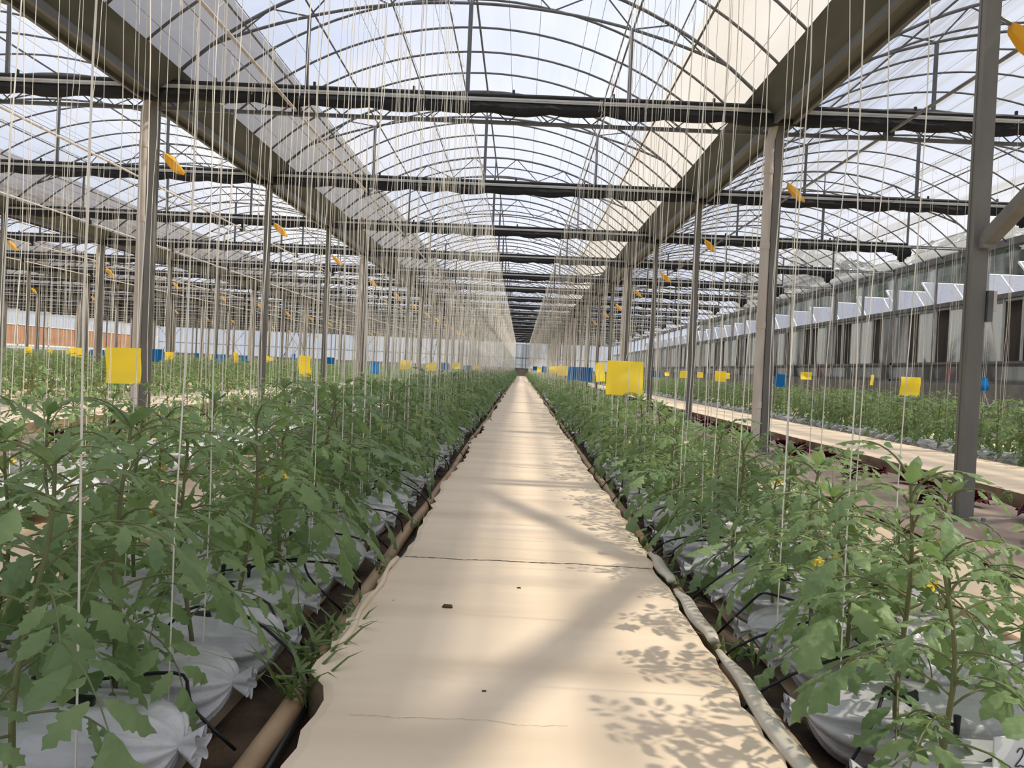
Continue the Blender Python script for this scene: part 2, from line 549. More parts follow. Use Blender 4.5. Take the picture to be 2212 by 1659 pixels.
# ------------------------------------------------------------------ roof films
def roof_strip(r0, r1, c, y0, y1, n=10, lift=.03):
    m_ = MB(); vs = []
    nyy = 22
    for j in range(nyy + 1):
        y = y0 + (y1 - y0) * j / nyy
        for i in range(n + 1):
            r = r0 + (r1 - r0) * i / n
            rr = RB + lift
            z = ZPK - RB + math.sqrt(rr * rr - r * r)
            vs.append((c + r, y, z))
    m_.add(vs, [(j * (n + 1) + i, j * (n + 1) + i + 1, (j + 1) * (n + 1) + i + 1, (j + 1) * (n + 1) + i) for j in range(nyy) for i in range(n)])
    return m_
for i, c in enumerate(BAYC):
    y0 = -3.12
    lim = SPAN / 2 - .08
    if i == 0:
        tag(build('ceiling', roof_strip(-lim, SPAN / 2 + .05, c, y0, YEND + .02, 26), M['film_right'], smooth=True), kind='structure')
    elif i == 1:
        tag(build('ceiling', roof_strip(-2.4, 2.4, c, y0, YEND + .02, 20), M['film_mid'], smooth=True), kind='structure')
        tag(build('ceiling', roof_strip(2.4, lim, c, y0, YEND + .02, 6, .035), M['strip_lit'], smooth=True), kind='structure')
        tag(build('ceiling', roof_strip(-lim, -2.4, c, y0, YEND + .02, 6, .035), M['strip_dirty_shaded'], smooth=True), kind='structure')
    else:
        tag(build('ceiling', roof_strip(-2.4, lim, c, y0, YEND + .02, 22), M['film_left'], smooth=True), kind='structure')
        tag(build('ceiling', roof_strip(-lim, -2.4, c, y0, YEND + .02, 6, .035), M['strip_dirty_shaded'], smooth=True), kind='structure')

# ------------------------------------------------------------------ roof steelwork
def arc_pts(f, r0, r1, n, y=0.0, dz=0.0):
    return [(r0 + (r1 - r0) * q / n, y, f(r0 + (r1 - r0) * q / n) + dz) for q in range(n + 1)]
mb = MB(); mb.tube(arc_pts(bow_z, -3.27, 3.27, 28, 0, -.01), .014, 6)
RIB = mb.mesh('roof_arch', [M['steel_dark']], True)
# ribs: individual in the three nearest bays, the rest as one object
far = MB()
for i, c in enumerate(BAYC):
    for k in range(-1, 21):
        for q in range(1, 5):
            y = YF[0] + 4 * k + .8 * q
            if i <= 2:
                if y < 2.0 and i != 0 and False: continue
                o = obj('roof_arch', RIB, None, (c, y, 0))
                if k < 0:
                    lab = 'thin roof arch over the %s bay, %s in front of the nearest posts' % (BAYN[i], ORD[4 - q])
                else:
                    lab = 'thin roof arch, %s of four in the %s frame gap, %s bay' % (ORD[q - 1], ORD[k], BAYN[i])
                tag(o, lab, 'roof arch', 'thin roof arches of the %s bay' % BAYN[i])
            else:
                far.tube([(c + p[0], y, p[2]) for p in arc_pts(bow_z, -3.27, 3.27, 10, 0, -.01)], .016, 4)
tag(build('roof_arch', far, M['steel_dark']), 'thin grey roof arches over the farther bays on the left', 'roof arch', kind='stuff')

# frames
def frame_meshes():
    d = {}
    m_ = MB(); m_.tube(arc_pts(bow_z, -3.27, 3.27, 28, 0, -.012), .019, 6); d['top_arch'] = m_.mesh('top_arch', [M['steel_dark']], True)
    m_ = MB(); m_.tube(arc_pts(low_z, -2.75, 2.75, 24), .016, 6); d['lower_arch'] = m_.mesh('lower_arch', [M['steel_dark']], True)
    m_ = MB()
    lo = [0, .87, 1.73, 2.5]; up = [.43, 1.4, 2.15, 2.8]
    for s_ in (-1, 1):
        seq = []
        for a, b in zip(lo, up): seq += [(s_ * a, 0, low_z(a)), (s_ * b, 0, bow_z(b) - .01)]
        for p, q in zip(seq[:-1], seq[1:]): m_.tube([p, q], .009, 5)
    m_.tube([(0, 0, low_z(0)), (0, 0, bow_z(0))], .011, 5)
    d['web'] = m_.mesh('web', [M['steel_dark']])
    m_ = MB(); m_.box(-.022, .022, -.016, .016, EYE + 2.84, low_z(0)); d['strut0'] = m_.mesh('strut', [M['steel_dark']])
    m_ = MB(); m_.box(-.018, .018, -.014, .014, EYE + 2.84, low_z(1.73)); d['strut1'] = m_.mesh('strut', [M['steel_dark']])
    m_ = MB(); m_.box(-3.35, 3.35, -.025, .025, EYE + 2.81, EYE + 2.87); d['tie_beam'] = m_.mesh('tie_beam', [M['steel']])
    m_ = MB()
    m_.box(-3.35, 3.35, -.02, .02, EYE + 2.615, EYE + 2.65)
    n = 15; w = 6.7 / n
    for q in range(n):
        x = -3.35 + q * w
        m_.tube([(x, 0, EYE + 2.83), (x + w / 2, 0, EYE + 2.64)], .007, 5)
        m_.tube([(x + w / 2, 0, EYE + 2.64), (x + w, 0, EYE + 2.83)], .007, 5)
    d['lattice'] = m_.mesh('lattice', [M['steel_dark']])
    return d
FM = frame_meshes()
for i, c in enumerate(BAYC):
    for k, y in enumerate(YF):
        e = empty('roof_truss', (c, y, 0))
        tag(e, 'curved steel roof truss of the %s bay, %s frame from the front' % (BAYN[i], ORD[k]), 'roof truss', 'curved roof trusses')
        for nm in ('top_arch', 'lower_arch', 'web', 'tie_beam'):
            obj(nm, FM[nm], e)
        obj('strut', FM['strut0'], e)
        obj('strut', FM['strut1'], e, (-1.73, 0, 0)); obj('strut', FM['strut1'], e, (1.73, 0, 0))
        if k % 4 == 2: obj('lattice', FM['lattice'], e)

# purlins along the bays
for i, c in enumerate(BAYC[:4]):
    for nm, r, f, rad in (('ridge', 0, bow_z, .014), ('left upper', -1.80, bow_z, .012), ('right upper', 1.80, bow_z, .012), ('left lower', -2.42, bow_z, .013), ('right lower', 2.42, bow_z, .013)):
        m_ = MB(); m_.tube([(c + r, -3, f(r) - .035), (c + r, YEND, f(r) - .035)], rad, 6)
        tag(build('roof_purlin', m_, M['steel_dark']), 'long grey %s purlin running under the roof of the %s bay' % (nm, BAYN[i]), 'purlin')
# fine film wires
for i, c in enumerate(BAYC[:3]):
    m_ = MB()
    for r in (-2.95, -2.1, -1.35, -1.25, -.95, -.5, .38, .75, 1.3, 1.45, 2.05, 2.9):
        m_.tube([(c + r, -3, bow_z(r) - .028), (c + r, YEND, bow_z(r) - .028)], .0028, 4)
    tag(build('film_wires', m_, M['steel']), 'fine wires stretched lengthwise under the film of the %s bay' % BAYN[i], 'wires', kind='stuff')

# gutters
def gutter(x):
    prof = [(-.37, 2.965), (-.36, 2.975), (-.10, 2.80), (-.08, 2.76), (.08, 2.76), (.10, 2.80), (.36, 2.975), (.37, 2.965), (.12, 2.775), (.09, 2.735), (-.09, 2.735), (-.12, 2.775)]
    m_ = MB(); vs = []
    for y in (-3, YEND):
        vs += [(x + a, y, EYE + b) for a, b in prof]
    n = len(prof)
    m_.add(vs, [(q, (q + 1) % n, n + (q + 1) % n, n + q) for q in range(n)])
    return m_
for i, x in enumerate(GX):
    g = build('roof_gutter', gutter(x), M['gutter'])
    where = ['above the posts right of the central path', 'above the posts left of the central path'] + ['over the %s row of posts left of the central path' % ORD[q] for q in range(1, 5)]
    tag(g, 'long olive grey steel gutter ' + where[i], 'gutter')
    m_ = MB()
    for s_ in (-1, 1):
        m_.box(x + s_ * .10 - .02, x + s_ * .10 + .02, -3, YEND, EYE + 2.69, EYE + 2.765)
    build('gutter_lip', m_, M['gutter_lip'], g)

# posts ------------------------------------------------------------
m_ = MB()
w, t, hgt = .040, .006, EYE + 2.74
m_.box(-w, w, -w, w, 0, hgt)                    # box section with edge seams
for s_ in (-1, 1):
    m_.box(-w - .004, -w, s_ * (w - .012) - .012, s_ * (w - .012) + .012, 0, hgt)
    m_.box(w, w + .004, s_ * (w - .012) - .012, s_ * (w - .012) + .012, 0, hgt)
POST = m_.mesh('post_shaft', [M['post']])
m_ = MB(); m_.box(-.11, .11, -.11, .11, 0, .035); m_.box(-.095, .095, -.095, .095, hgt - .02, hgt)
for a in (-.08, .08):
    for b in (-.08, .08): m_.tube([(a, b, .03), (a, b, .06)], .012, 6)
PLATE = m_.mesh('base_plate', [M['steel']])
m_ = MB(); m_.tube([(-.10, -.02, .06), (-.10, -.02, EYE + 2.55), (-.06, -.02, EYE + 2.74)], .048, 14)
for z in (.5, 1.35, 2.2, 3.0): m_.tube([(-.10, -.02, z), (-.10, -.02, z + .07)], .053, 14)
PIPE = m_.mesh('downpipe', [M['pvc']], False)
ROWN = ['right of the central path', 'left of the central path', 'second row left of the central path', 'third row left of the path', 'fourth row left of the path', 'fifth row left of the path']
for i, x in enumerate(GX):
    for k, y in enumerate(YF[:-1]):
        e = empty('steel_post', (x, y, 0))
        tag(e, 'grey square steel post, %s from the front, %s' % (ORD[k], ROWN[i]), 'post', 'roof posts')
        obj('shaft', POST, e); obj('base_plate', PLATE, e)
        if k % 3 == 2 or (k > 6 and k % 2 == 0): obj('downpipe', PIPE, e)

# X bracing between the first two posts on the right (out of frame, throws the V shadow on the path)
gx = GX[0]
for a, b, nm in (((gx + .02, YF[1] - .05, EYE + .86), (gx + .02, YF[0] + .05, EYE + 2.70), 'rising towards the camera'),
                 ((gx - .05, YF[0] + .05, EYE + .86), (gx - .05, YF[1] - .05, EYE + 2.70), 'rising away from the camera')):
    m_ = MB(); m_.bar(a, b, .075)
    o = build('diagonal_brace', m_, M['post'])
    tag(o, 'grey steel diagonal brace on the nearest right post, ' + nm, 'brace')
    m_ = MB(); m_.box(a[0] - .038, a[0] + .038, a[1] - .05, a[1] + .03, a[2] - .04, a[2] + .02)
    build('gusset', m_, M['steel'], o)
for gi, k0 in ((1, 9), (2, 9), (0, 12)):
    for sgn in (0, 1):
        m_ = MB(); ya, yb = YF[k0], YF[k0 + 1]
        m_.bar((GX[gi] + .07, ya if sgn else yb, .9), (GX[gi] + .07, yb if sgn else ya, EYE + 2.7), .04)
        tag(build('diagonal_brace', m_, M['steel']), 'thin diagonal brace far back, row %s, %s' % (ROWN[gi], 'rising away' if sgn else 'rising forward'), 'brace')
# loose long bar under the roof, far down
m_ = MB(); m_.tube([(.9, 24.4, EYE + 2.66), (2.3, 24.0, EYE + 2.92)], .02, 6)
tag(build('loose_bar', m_, M['steel_dark']), 'dark bar slung at a slant under the roof right of the path, far down', 'bar')

# switch box on the nearest right post
e = empty('switch_box', (gx + .06, YF[1], 0))
tag(e, 'small grey switch box with white edge on the nearest right post', 'box')
m_ = MB(); m_.box(-.01, .02, -.06, .0, EYE + .40, EYE + .58); build('box_body', m_, M['steel_dark'], e)
m_ = MB(); m_.box(.02, .045, -.05, -.01, EYE + .46, EYE + .58); build('cover', m_, M['pvc'], e)
m_ = MB(); m_.tube([(.03, -.03, EYE + .42), (.06, -.05, EYE + .2), (.08, -.03, EYE - .05), (.05, -.02, EYE - .1), (.02, -.02, EYE - .02)], .004, 6); build('cable', m_, M['pvc'], e)

# ------------------------------------------------------------------ black screens bunched at every frame
def screen_mesh(x0, x1, seed):
    r_ = random.Random(seed)
    m_ = MB(); vs = []
    n = int((x1 - x0) / .12); ns = 10
    per = .62
    for j in range(n + 1):
        x = x0 + (x1 - x0) * j / n
        ph = (x / per + seed * .37) % 1.0
        sag = .035 * (1 - (2 * ph - 1) ** 2) + .008 * math.sin(x * 5 + seed)
        zt, zb = EYE + 2.795, EYE + 2.70 - sag
        wd = .055 + .01 * math.sin(x * 3.3 + seed)
        for q in range(ns):
            a = 2 * math.pi * q / ns
            cz, hz = (zt + zb) / 2, (zt - zb) / 2
            vs.append((x, -.02 + wd * math.cos(a) * (1 + .1 * math.sin(x * 17 + q)), cz + hz * max(-1, min(1, 1.25 * math.sin(a)))))
    m_.add(vs, [(j * ns + q, j * ns + (q + 1) % ns, (j + 1) * ns + (q + 1) % ns, (j + 1) * ns + q) for j in range(n) for q in range(ns)] + [tuple(range(ns)), tuple(n * ns + q for q in range(ns - 1, -1, -1))])
    return m_.mesh('screen_cloth', [M['screen']], False)
SC = [screen_mesh(XL + .3, 7.62, s_) for s_ in range(3)]
m_ = MB(); m_.box(XL + .3, 7.7, -.07, -.03, EYE + 2.795, EYE + 2.835)
m_.box(XL + .3, 7.7, -.075, -.03, EYE + 2.812, EYE + 2.818)
RAIL = m_.mesh('rail', [M['alu']])
m_ = MB(); m_.tube([(XL + .3, -.04, EYE + 2.862), (7.65, -.04, EYE + 2.862)], .026, 8)
x = XL + .6
while x < 7.5:
    m_.box(x - .012, x + .012, -.055, -.03, EYE + 2.86, EYE + 2.925)
    x += 1.05
ROLL = m_.mesh('screen_roll', [M['black']])
r_ = random.Random(4)
m_ = MB()
for q in range(9):
    x = 7.36 + q * .04
    L_ = .10 + .18 * max(0, 1 - abs(q - 4.5) / 4.5) + .05 * r_.random()
    m_.tube([(x, -.03 + .02 * r_.random(), EYE + 2.80), (x + .01, -.05, EYE + 2.80 - L_ * .6), (x + .005, -.04, EYE + 2.80 - L_)], [.035, .045, .03], 7)
BUNCH = m_.mesh('cloth_end', [M['screen']])
m_ = MB(); m_.tube([(7.6, 0, EYE + 2.80), (XR - .02, 0, EYE + 2.82)], .018, 6)
STUB = m_.mesh('end_bar', [M['steel']])
for k, y in enumerate(YF[:-1]):
    yy = y - .13
    e = empty('black_screen', (0, yy, 0))
    tag(e, 'black shade screen bunched under its rail across all bays, %s frame from the front' % ORD[k], 'shade screen', 'bunched black shade screens')
    obj('screen_cloth', SC[k % 3], e); obj('rail', RAIL, e); obj('screen_roll', ROLL, e); obj('cloth_end', BUNCH, e); obj('end_bar', STUB, e)

# drive pipes with couplings under the screens
for x, z, mt, lab in ((3.75, 2.66, 'steel', 'grey drive pipe with black couplings under the roof of the right-hand bay'),
                      (-2.5, 2.62, 'pvc', 'pale drive pipe under the left side of the central roof bay'),
                      (-5.8, 2.6, 'pvc', 'pale drive pipe just left of the left gutter'),
                      (-8.95, 2.6, 'pvc', 'pale drive pipe on the left side of the next left bay'),
                      (-12.5, 2.6, 'pvc', 'pale drive pipe on the right side of the third left bay'),
                      (-15.2, 2.6, 'pvc', 'pale drive pipe on the left side of the third left bay')):
    e = empty('drive_pipe', (x, 0, 0)); tag(e, lab, 'pipe')
    m_ = MB(); m_.tube([(0, 1, EYE + z), (0, YEND - 1, EYE + z)], .016, 8); build('pipe', m_, M[mt], e)
    m_ = MB()
    for y in YF[1:12]:
        m_.box(-.045, .045, y - .16, y - .08, EYE + z - .04, EYE + z + .05)
        m_.box(-.02, .02, y - .14, y - .10, EYE + z, EYE + 2.80)
    build('couplings', m_, M['black'], e)

# ------------------------------------------------------------------ crop wires and twine
ROWS = [('left of the central path', -.68, -1.12, 'L'), ('right of the central path', .72, 1.16, 'R'),
        ('second left', -2.35, -2.78, 'L2'), ('right path far side', 5.0, 5.45, 'R2'), ('near the right wall', 7.7, 8.1, 'R3'),
        ('third left', -6.1, -6.5, 'L3'), ('fourth left', -8.0, -8.4, 'L4')]
for nm, a, b, code in ROWS:
    for j, x in enumerate((a, b)):
        m_ = MB(); m_.tube([(x, .3, EYE + 2.77), (x, YEND - .5, EYE + 2.77)], .0065 if code in 'LR' else .004, 5)
        tag(build('crop_wire', m_, M['steel']), '%s steel crop wire above the plant row %s' % (('inner', 'outer')[j], nm), 'wire')

def twine_mesh(seed, n=9, rad=.0018):
    r_ = random.Random(seed); pts = []
    ph = r_.random() * 6
    top = EYE + 2.79
    for q in range(n + 1):
        t = q / n
        pts.append(((.012 + .018 * (seed % 3 == 0)) * math.sin(ph + t * 7) * math.sin(math.pi * t) + .03 * (r_.random() - .5) * (1 if 0 < q < n else 0) * .5,
                    .02 * math.sin(ph * 2 + t * 5) * math.sin(math.pi * t), .08 + (top - .08) * t))
    m_ = MB(); m_.tube(pts, rad, 4)
    if seed % 2:                        # spare twine looped over the wire
        l_ = .10 + .12 * r_.random()
        m_.tube([(0, 0, top), (.02, .01, top + .01), (.025, .015, top - l_ * .5), (.03 + .02 * r_.random(), .01, top - l_), (.01, -.005, top - l_ * .7), (.018, 0, top - l_ * .3)], rad * .9, 4)
    return m_.mesh('support_twine', [M['twine']])
TW = [twine_mesh(s_) for s_ in range(10)]
twr = []
rr = random.Random(21)
for nm, a, b, code in ROWS[:4] + ROWS[4:]:
    for j, x in enumerate((a, b)):
        y = 1.25 + .1 * j
        step = {'L': .19, 'R': .24, 'L2': .25, 'R2': .45, 'R3': .6, 'L3': .4, 'L4': .4}[code]
        while y < YEND - 1:
            if code != 'R' or y > 1.6:
                if y > 3.2 or rr.random() < .6: twr.append((x + rr.uniform(-.03, .03), y + rr.uniform(-.09, .09), nm, code, rr.randrange(10), rr.random() * 6.28))
            y += step
for x0 in (-11.6, -13.4, -16.8, -18.6, -22, -27):
    y = 12
    while y < YEND - 1:
        twr.append((x0 + rr.uniform(-.3, .3), y, 'far', 'F', rr.randrange(10), rr.random() * 6))
        y += .8
# keep only what the frame can see, nearest 300 as things
def in_view(x, y, pad=.05): return y > .9 and abs(x) / y < (1106 + 90) / FPX + pad + .10
twr = [t for t in twr if in_view(t[0], t[1])]
twr.sort(key=lambda t: math.hypot(t[0], t[1]))
TWN = {'left of the central path': 'cream plant twine hanging over the tomato row left of the central path', 'right of the central path': 'cream plant twine hanging over the tomato row right of the central path',
       'second left': 'cream plant twine over the second tomato row left of the path', 'right path far side': 'cream plant twine over the tomato row behind the right path',
       'near the right wall': 'cream plant twine over the plants along the right wall', 'third left': 'cream plant twine over the third row left of the path', 'fourth left': 'cream plant twine over the fourth row left of the path', 'far': 'cream plant twine far left'}
for t in twr[:300]:
    o = obj('support_twine', TW[t[4]], None, (t[0], t[1], 0), t[5])
    tag(o, TWN[t[2]], 'twine', 'plant twines, ' + t[2])

def big_mesh(name, V, F, mats, mi=None, smooth=False):
    """V (n,3) F (m,k) numpy -> mesh"""
    me = bpy.data.meshes.new(name)
    n, m, k = len(V), len(F), F.shape[1]
    me.vertices.add(n); me.vertices.foreach_set('co', V.astype(np.float32).ravel())
    me.loops.add(m * k); me.loops.foreach_set('vertex_index', F.astype(np.int32).ravel())
    me.polygons.add(m)
    me.polygons.foreach_set('loop_start', np.arange(0, m * k, k, dtype=np.int32))
    me.polygons.foreach_set('loop_total', np.full(m, k, dtype=np.int32))
    for mt in mats: me.materials.append(mt)
    if mi is not None: me.polygons.foreach_set('material_index', mi.astype(np.int32))
    if smooth: me.polygons.foreach_set('use_smooth', np.ones(m, dtype=bool))
    me.update(calc_edges=True)
    me.validate()
    return me

# far twines: prisms of three sides
V, F = [], []
b = 0
for t in twr[300:]:
    d = math.hypot(t[0], t[1]); r0 = .0024
    x, y = t[0], t[1]
    zs = [.1, 1.3, 2.4, EYE + 2.79]
    off = [(rr.uniform(-.02, .02), rr.uniform(-.02, .02)) for _ in zs]; off[-1] = (0, 0)
    for z, (ox, oy) in zip(zs, off):
        for q in range(3):
            a = q * 2.094
            V.append((x + ox + r0 * math.cos(a), y + oy + r0 * math.sin(a), z))
    for j in range(3):
        for q in range(3):
            F.append((b + j * 3 + q, b + j * 3 + (q + 1) % 3, b + j * 3 + 3 + (q + 1) % 3, b + j * 3 + 3 + q))
    b += 12
tag(obj('support_twine', big_mesh('twine_mass', np.array(V), np.array(F), [M['twine']])), 'cream twines hanging in their hundreds towards the back of the house', 'twine', kind='stuff')

# ------------------------------------------------------------------ tomato plants
def leaflet(mb, base, fwd, up, L, W, n, rnd, droop=.6, mi=0, fold=.35):
    """lobed leaflet; n rows"""
    f = fwd.normalized(); u = (up - f * up.dot(f)).normalized(); s_ = f.cross(u)
    p = base.copy(); rows = []
    ang = rnd.uniform(-.1, .15); tw = rnd.uniform(-.25, .25)
    nl = rnd.choice((3, 4))
    for i in range(n + 1):
        t = i / n
        w = W * .5 * (math.sin(math.pi * min(1, t * .93 + .07)) ** .75) * (1.08 - .45 * t)
        if n > 4:
            ph = (t * nl) % 1.0
            w *= (.60 + .58 * (1 - ph) ** .9) if 0 < t < 1 else 1
        if i == n: w = 0.0
        if n > 4: w *= min(1.0, t / .22 + .15) ** .8
        if i == 0: w = W * .05
        d = f * math.cos(ang) - u * math.sin(ang)
        uu = u * math.cos(ang) + f * math.sin(ang)
        ss = s_ * math.cos(tw * t) + uu * math.sin(tw * t)
        rows.append((p.copy(), ss, uu, w, d))
        p = p + d * (L / n)
        ang += droop / n * (.5 + t)
    vs, fs = [], []
    j1, j2 = rnd.random() * 6, rnd.random() * 6
    for i, (q, ss, uu, w, d) in enumerate(rows):
        a_ = w * (1 + .16 * math.sin(i * 1.9 + j1)) if n > 4 else w
        b_ = w * (1 + .16 * math.sin(i * 2.1 + j2)) if n > 4 else w
        wv = .10 * w * math.sin(i * 1.3 + j1) if n > 4 else 0
        vs += [q - ss * a_ - uu * (a_ * fold - wv) + d * (a_ * .42), q, q + ss * b_ - uu * (b_ * fold + wv) + d * (b_ * .42)]
    for i in range(len(rows) - 1):
        a = i * 3
        fs += [(a, a + 1, a + 4, a + 3), (a + 1, a + 2, a + 5, a + 4)]
    mb.add(vs, fs, mi)

def compound_leaf(fol, stm, base, az, pitch, L, lod, rnd, bend=None):
    hd = Vector((math.cos(az), math.sin(az), 0)); zz = Vector((0, 0, 1))
    bend = bend if bend is not None else rnd.uniform(1.0, 1.9)
    n = 7 if lod == 0 else 4
    pts = [base.copy()]; dirs = []
    a = pitch; p = base.copy()
    for i in range(n):
        d = hd * math.cos(a) + zz * math.sin(a)
        dirs.append(d); p = p + d * (L / n); pts.append(p.copy()); a -= bend / n
    dirs.append(dirs[-1])
    if lod == 0:
        stm.tube(pts, [.0027 * (1 - .6 * i / n) for i in range(n + 1)], 5, 0, cap=False)
    elif lod == 1:
        stm.tube([pts[0], pts[2], pts[-1]], .003, 3, 0, cap=False)
    def at(t):
        x = t * n; i = min(n - 1, int(x)); return pts[i].lerp(pts[i + 1], x - i), dirs[i]
    rows = 13 if lod == 0 else (3 if lod == 1 else 2)
    W = L * .30
    pairs = ((.36, .55), (.60, .8), (.82, .85)) if lod == 0 else ((.45, .8), (.78, .9))
    if lod == 2: pairs = ((.6, 1.1),)
    for t, sc in pairs:
        pb, d = at(t)
        up = Vector((0, 0, 1)) - d * d.z
        if up.length < .1: up = Vector((0, 0, 1))
        up.normalize(); s_ = d.cross(up)
        for sg in (-1, 1):
            k = sc * rnd.uniform(.8, 1.15)
            fw = (s_ * sg * .9 + d * rnd.uniform(.3, .8) + up * rnd.uniform(-.35, .15)).normalized()
            bb = pb + fw * (.012 if lod == 0 else 0)
            leaflet(fol, bb, fw, up, L * .37 * k, W * .64 * k, rows, rnd, rnd.uniform(.3, 1.3))
    if lod == 0:
        for t in (.28, .48, .71):
            pb, d = at(t); up = Vector((0, 0, 1)); s_ = d.cross(up).normalized()
            sg = rnd.choice((-1, 1))
            leaflet(fol, pb, (s_ * sg + d * .3).normalized(), up, L * .11, W * .28, 4, rnd, .3)
    d = dirs[-1]
    up = (Vector((0, 0, 1)) - d * d.z)
    if up.length < .15: up = hd
    leaflet(fol, pts[-1], d, up.normalized(), L * .46, W * 1.0, rows, rnd, rnd.uniform(.2, .9))

def flower_cluster(mb, base, rnd, k=4):
    for q in range(k):
        c = base
        ax = Vector((rnd.uniform(-1, 1), rnd.uniform(-1, 1), -.6)).normalized()
        s1 = ax.orthogonal().normalized(); s2 = ax.cross(s1)
        for w in range(5):
            a = w * 1.2566
            dd = s1 * math.cos(a) + s2 * math.sin(a); ee = ax.cross(dd)
            tip = c + dd * .013 - ax * .002
            mb.add([c, c + dd * .006 + ee * .003, tip, c + dd * .006 - ee * .003], [(0, 1, 2, 3)])
        mb.tube([c, c + ax * .009], [.0025, .001], 5)

def plant_meshes(seed, hgt, lod, nleaf=None, size=.26):
    rnd = random.Random(seed)
    stm, fol, flo = MB(), MB(), []
    lean = Vector((rnd.uniform(-.05, .05), rnd.uniform(-.05, .05), 0))
    def sp(t):
        return Vector((lean.x * t + .012 * math.sin(t * 6 + seed), lean.y * t + .012 * math.cos(t * 5 + seed), hgt * .90 * t))
    n = 8 if lod == 0 else (3 if lod == 1 else 1)
    stm.tube([sp(i / n) for i in range(n + 1)], [.0062 * (1 - .5 * i / n) for i in range(n + 1)], 7 if lod == 0 else 3, 0, cap=False)
    nl = nleaf or (13 if lod == 0 else (12 if lod == 1 else 13))
    az = rnd.random() * 6.28
    for i in range(nl):
        t = .20 + .80 * i / (nl - 1)
        az += 2.4 + rnd.uniform(-.4, .4)
        L = size * (1.0 - .55 * max(0, t - .45) / .55) * rnd.uniform(.8, 1.15)
        if t < .35: L *= .8
        pitch = rnd.uniform(.35, .8) + (.35 if t > .8 else 0) - (.3 if t < .4 else 0)
        compound_leaf(fol, stm, sp(t), az, pitch, L, lod, rnd)
    if lod == 0:                      # side shoot and growing tip
        for q in range(4):
            leaflet(fol, sp(1), Vector((math.cos(q * 1.7 + seed), math.sin(q * 1.7 + seed), 1.4)), Vector((-math.cos(q * 1.7 + seed), -math.sin(q * 1.7 + seed), .4)), .07, .028, 6, rnd, .8)
        for q in range(2):                # small flowers, few per plant
            if (seed + q) % 3: continue
            t = .5 + .2 * q
            a = rnd.random() * 6.28
            p = sp(t) + Vector((math.cos(a), math.sin(a), -.1)) * .07
            stm.tube([sp(t), (sp(t) + p) / 2 + Vector((0, 0, .02)), p], [.003, .0024, .0018], 5, 0, cap=False)
            for w_ in range(3):
                fm_ = MB(); flower_cluster(fm_, p + Vector((rnd.uniform(-.02, .02), rnd.uniform(-.02, .02), rnd.uniform(-.02, .01))), rnd, 1); flo.append(fm_)
    return stm, fol, flo

NV = 8
def proto(seed, h, nleaf, size, name='tomato_plant'):
    s_, f_, w_ = plant_meshes(seed, h, 0, nleaf, size)
    return [('stem', s_.mesh('stem', [M['stem']], True)), ('foliage', f_.mesh('foliage', [M['leaf']], True))] + [('flower', q.mesh('flower', [M['flower']])) for q in w_]
TALL = [proto(100 + i, .60, 18, .29) for i in range(NV)]
LOW = [proto(200 + i, .53, 19, .26) for i in range(NV)]
LOW2 = [proto(250 + i, .40, 17, .24) for i in range(NV)]
THIN = [proto(300 + i, .58, 15, .22) for i in range(5)]

PL = []      # x, y, row, heightscale
rr = random.Random(77)
def rowfill(xa, y0, y1, step, nm, kind, jx=.05, skip=0.0):
    y = y0
    while y < y1:
        if rr.random() >= skip:
            PL.append((xa + rr.uniform(-jx, jx), y + rr.uniform(-.05, .05), nm, kind))
        y += step
rowfill(-.74, 1.28, YEND - 1, .31, 'left of the central path', 'T')
rowfill(-1.10, 1.42, YEND - 1, .31, 'left of the central path', 'T')
rowfill(.78, 1.30, YEND - 1, .31, 'right of the central path', 'W')
rowfill(1.18, 1.30, YEND - 1, .31, 'right of the central path', 'V')
rowfill(-2.40, 2.2, YEND - 1, .33, 'second row left of the central path', 'N', .08, .08)
rowfill(-2.75, 2.3, YEND - 1, .33, 'second row left of the central path', 'N', .08, .08)
rowfill(5.0, 7, YEND - 1, .33, 'row behind the right path', 'T', .06)
rowfill(5.4, 7, YEND - 1, .33, 'row behind the right path', 'T', .06)
FARROWS = []
for x0 in (8.0, 8.3, -6.1, -6.5, -8.0, -8.4, -11.4, -11.9, -13.3, -13.7, -16.6, -17.1, -18.6, -19.1, -21.9, -22.4, -23.9, -24.4, -27.2, -29.2, -32.4, -34.2):
    step = .33 if abs(x0) < 9 else .42
    rowfill(x0, max(4, abs(x0) / .75), YEND - 1, step, 'far', 'F', .08)
PL = [p for p in PL if in_view(p[0], p[1], .12)]
PL.sort(key=lambda p: math.hypot(p[0], p[1]))
near = [p for p in PL if p[2] != 'far'][:300]
nearset = set(id(p) for p in near)
rest = [p for p in PL if id(p) not in nearset]
cnt = {}
for p in near:
    x, y, nm, kd = p
    arr = {'T': TALL, 'W': LOW, 'V': LOW2, 'N': THIN}[kd]
    parts = arr[rr.randrange(len(arr))]
    e = empty('tomato_plant', (x, y, .02 if kd == 'N' else .10), rr.random() * 6.28)
    k = rr.uniform(.85, 1.12) * (1.06 if kd == 'T' and y < 2.0 else 1); e.scale = (k, k, k * rr.uniform(.92, 1.06))
    side = 'aisle side' if abs(x) < (1.0 if abs(x) < 2 else 2.55) or 4.9 < x < 5.2 else 'far side'
    c_ = cnt.get((nm, side), 0); cnt[(nm, side)] = c_ + 1
    wh = nm if ' row' in nm else nm
    if c_ < 9:
        lab = '%s green tomato plant from the front, %s, %s' % (ORD[c_], side, wh)
    else:
        lab = 'green tomato plant farther back, %s, %s' % (side, wh)
    tag(e, lab, 'tomato plant', 'tomato plants, ' + nm)
    for nme, me in parts: obj(nme, me, e)

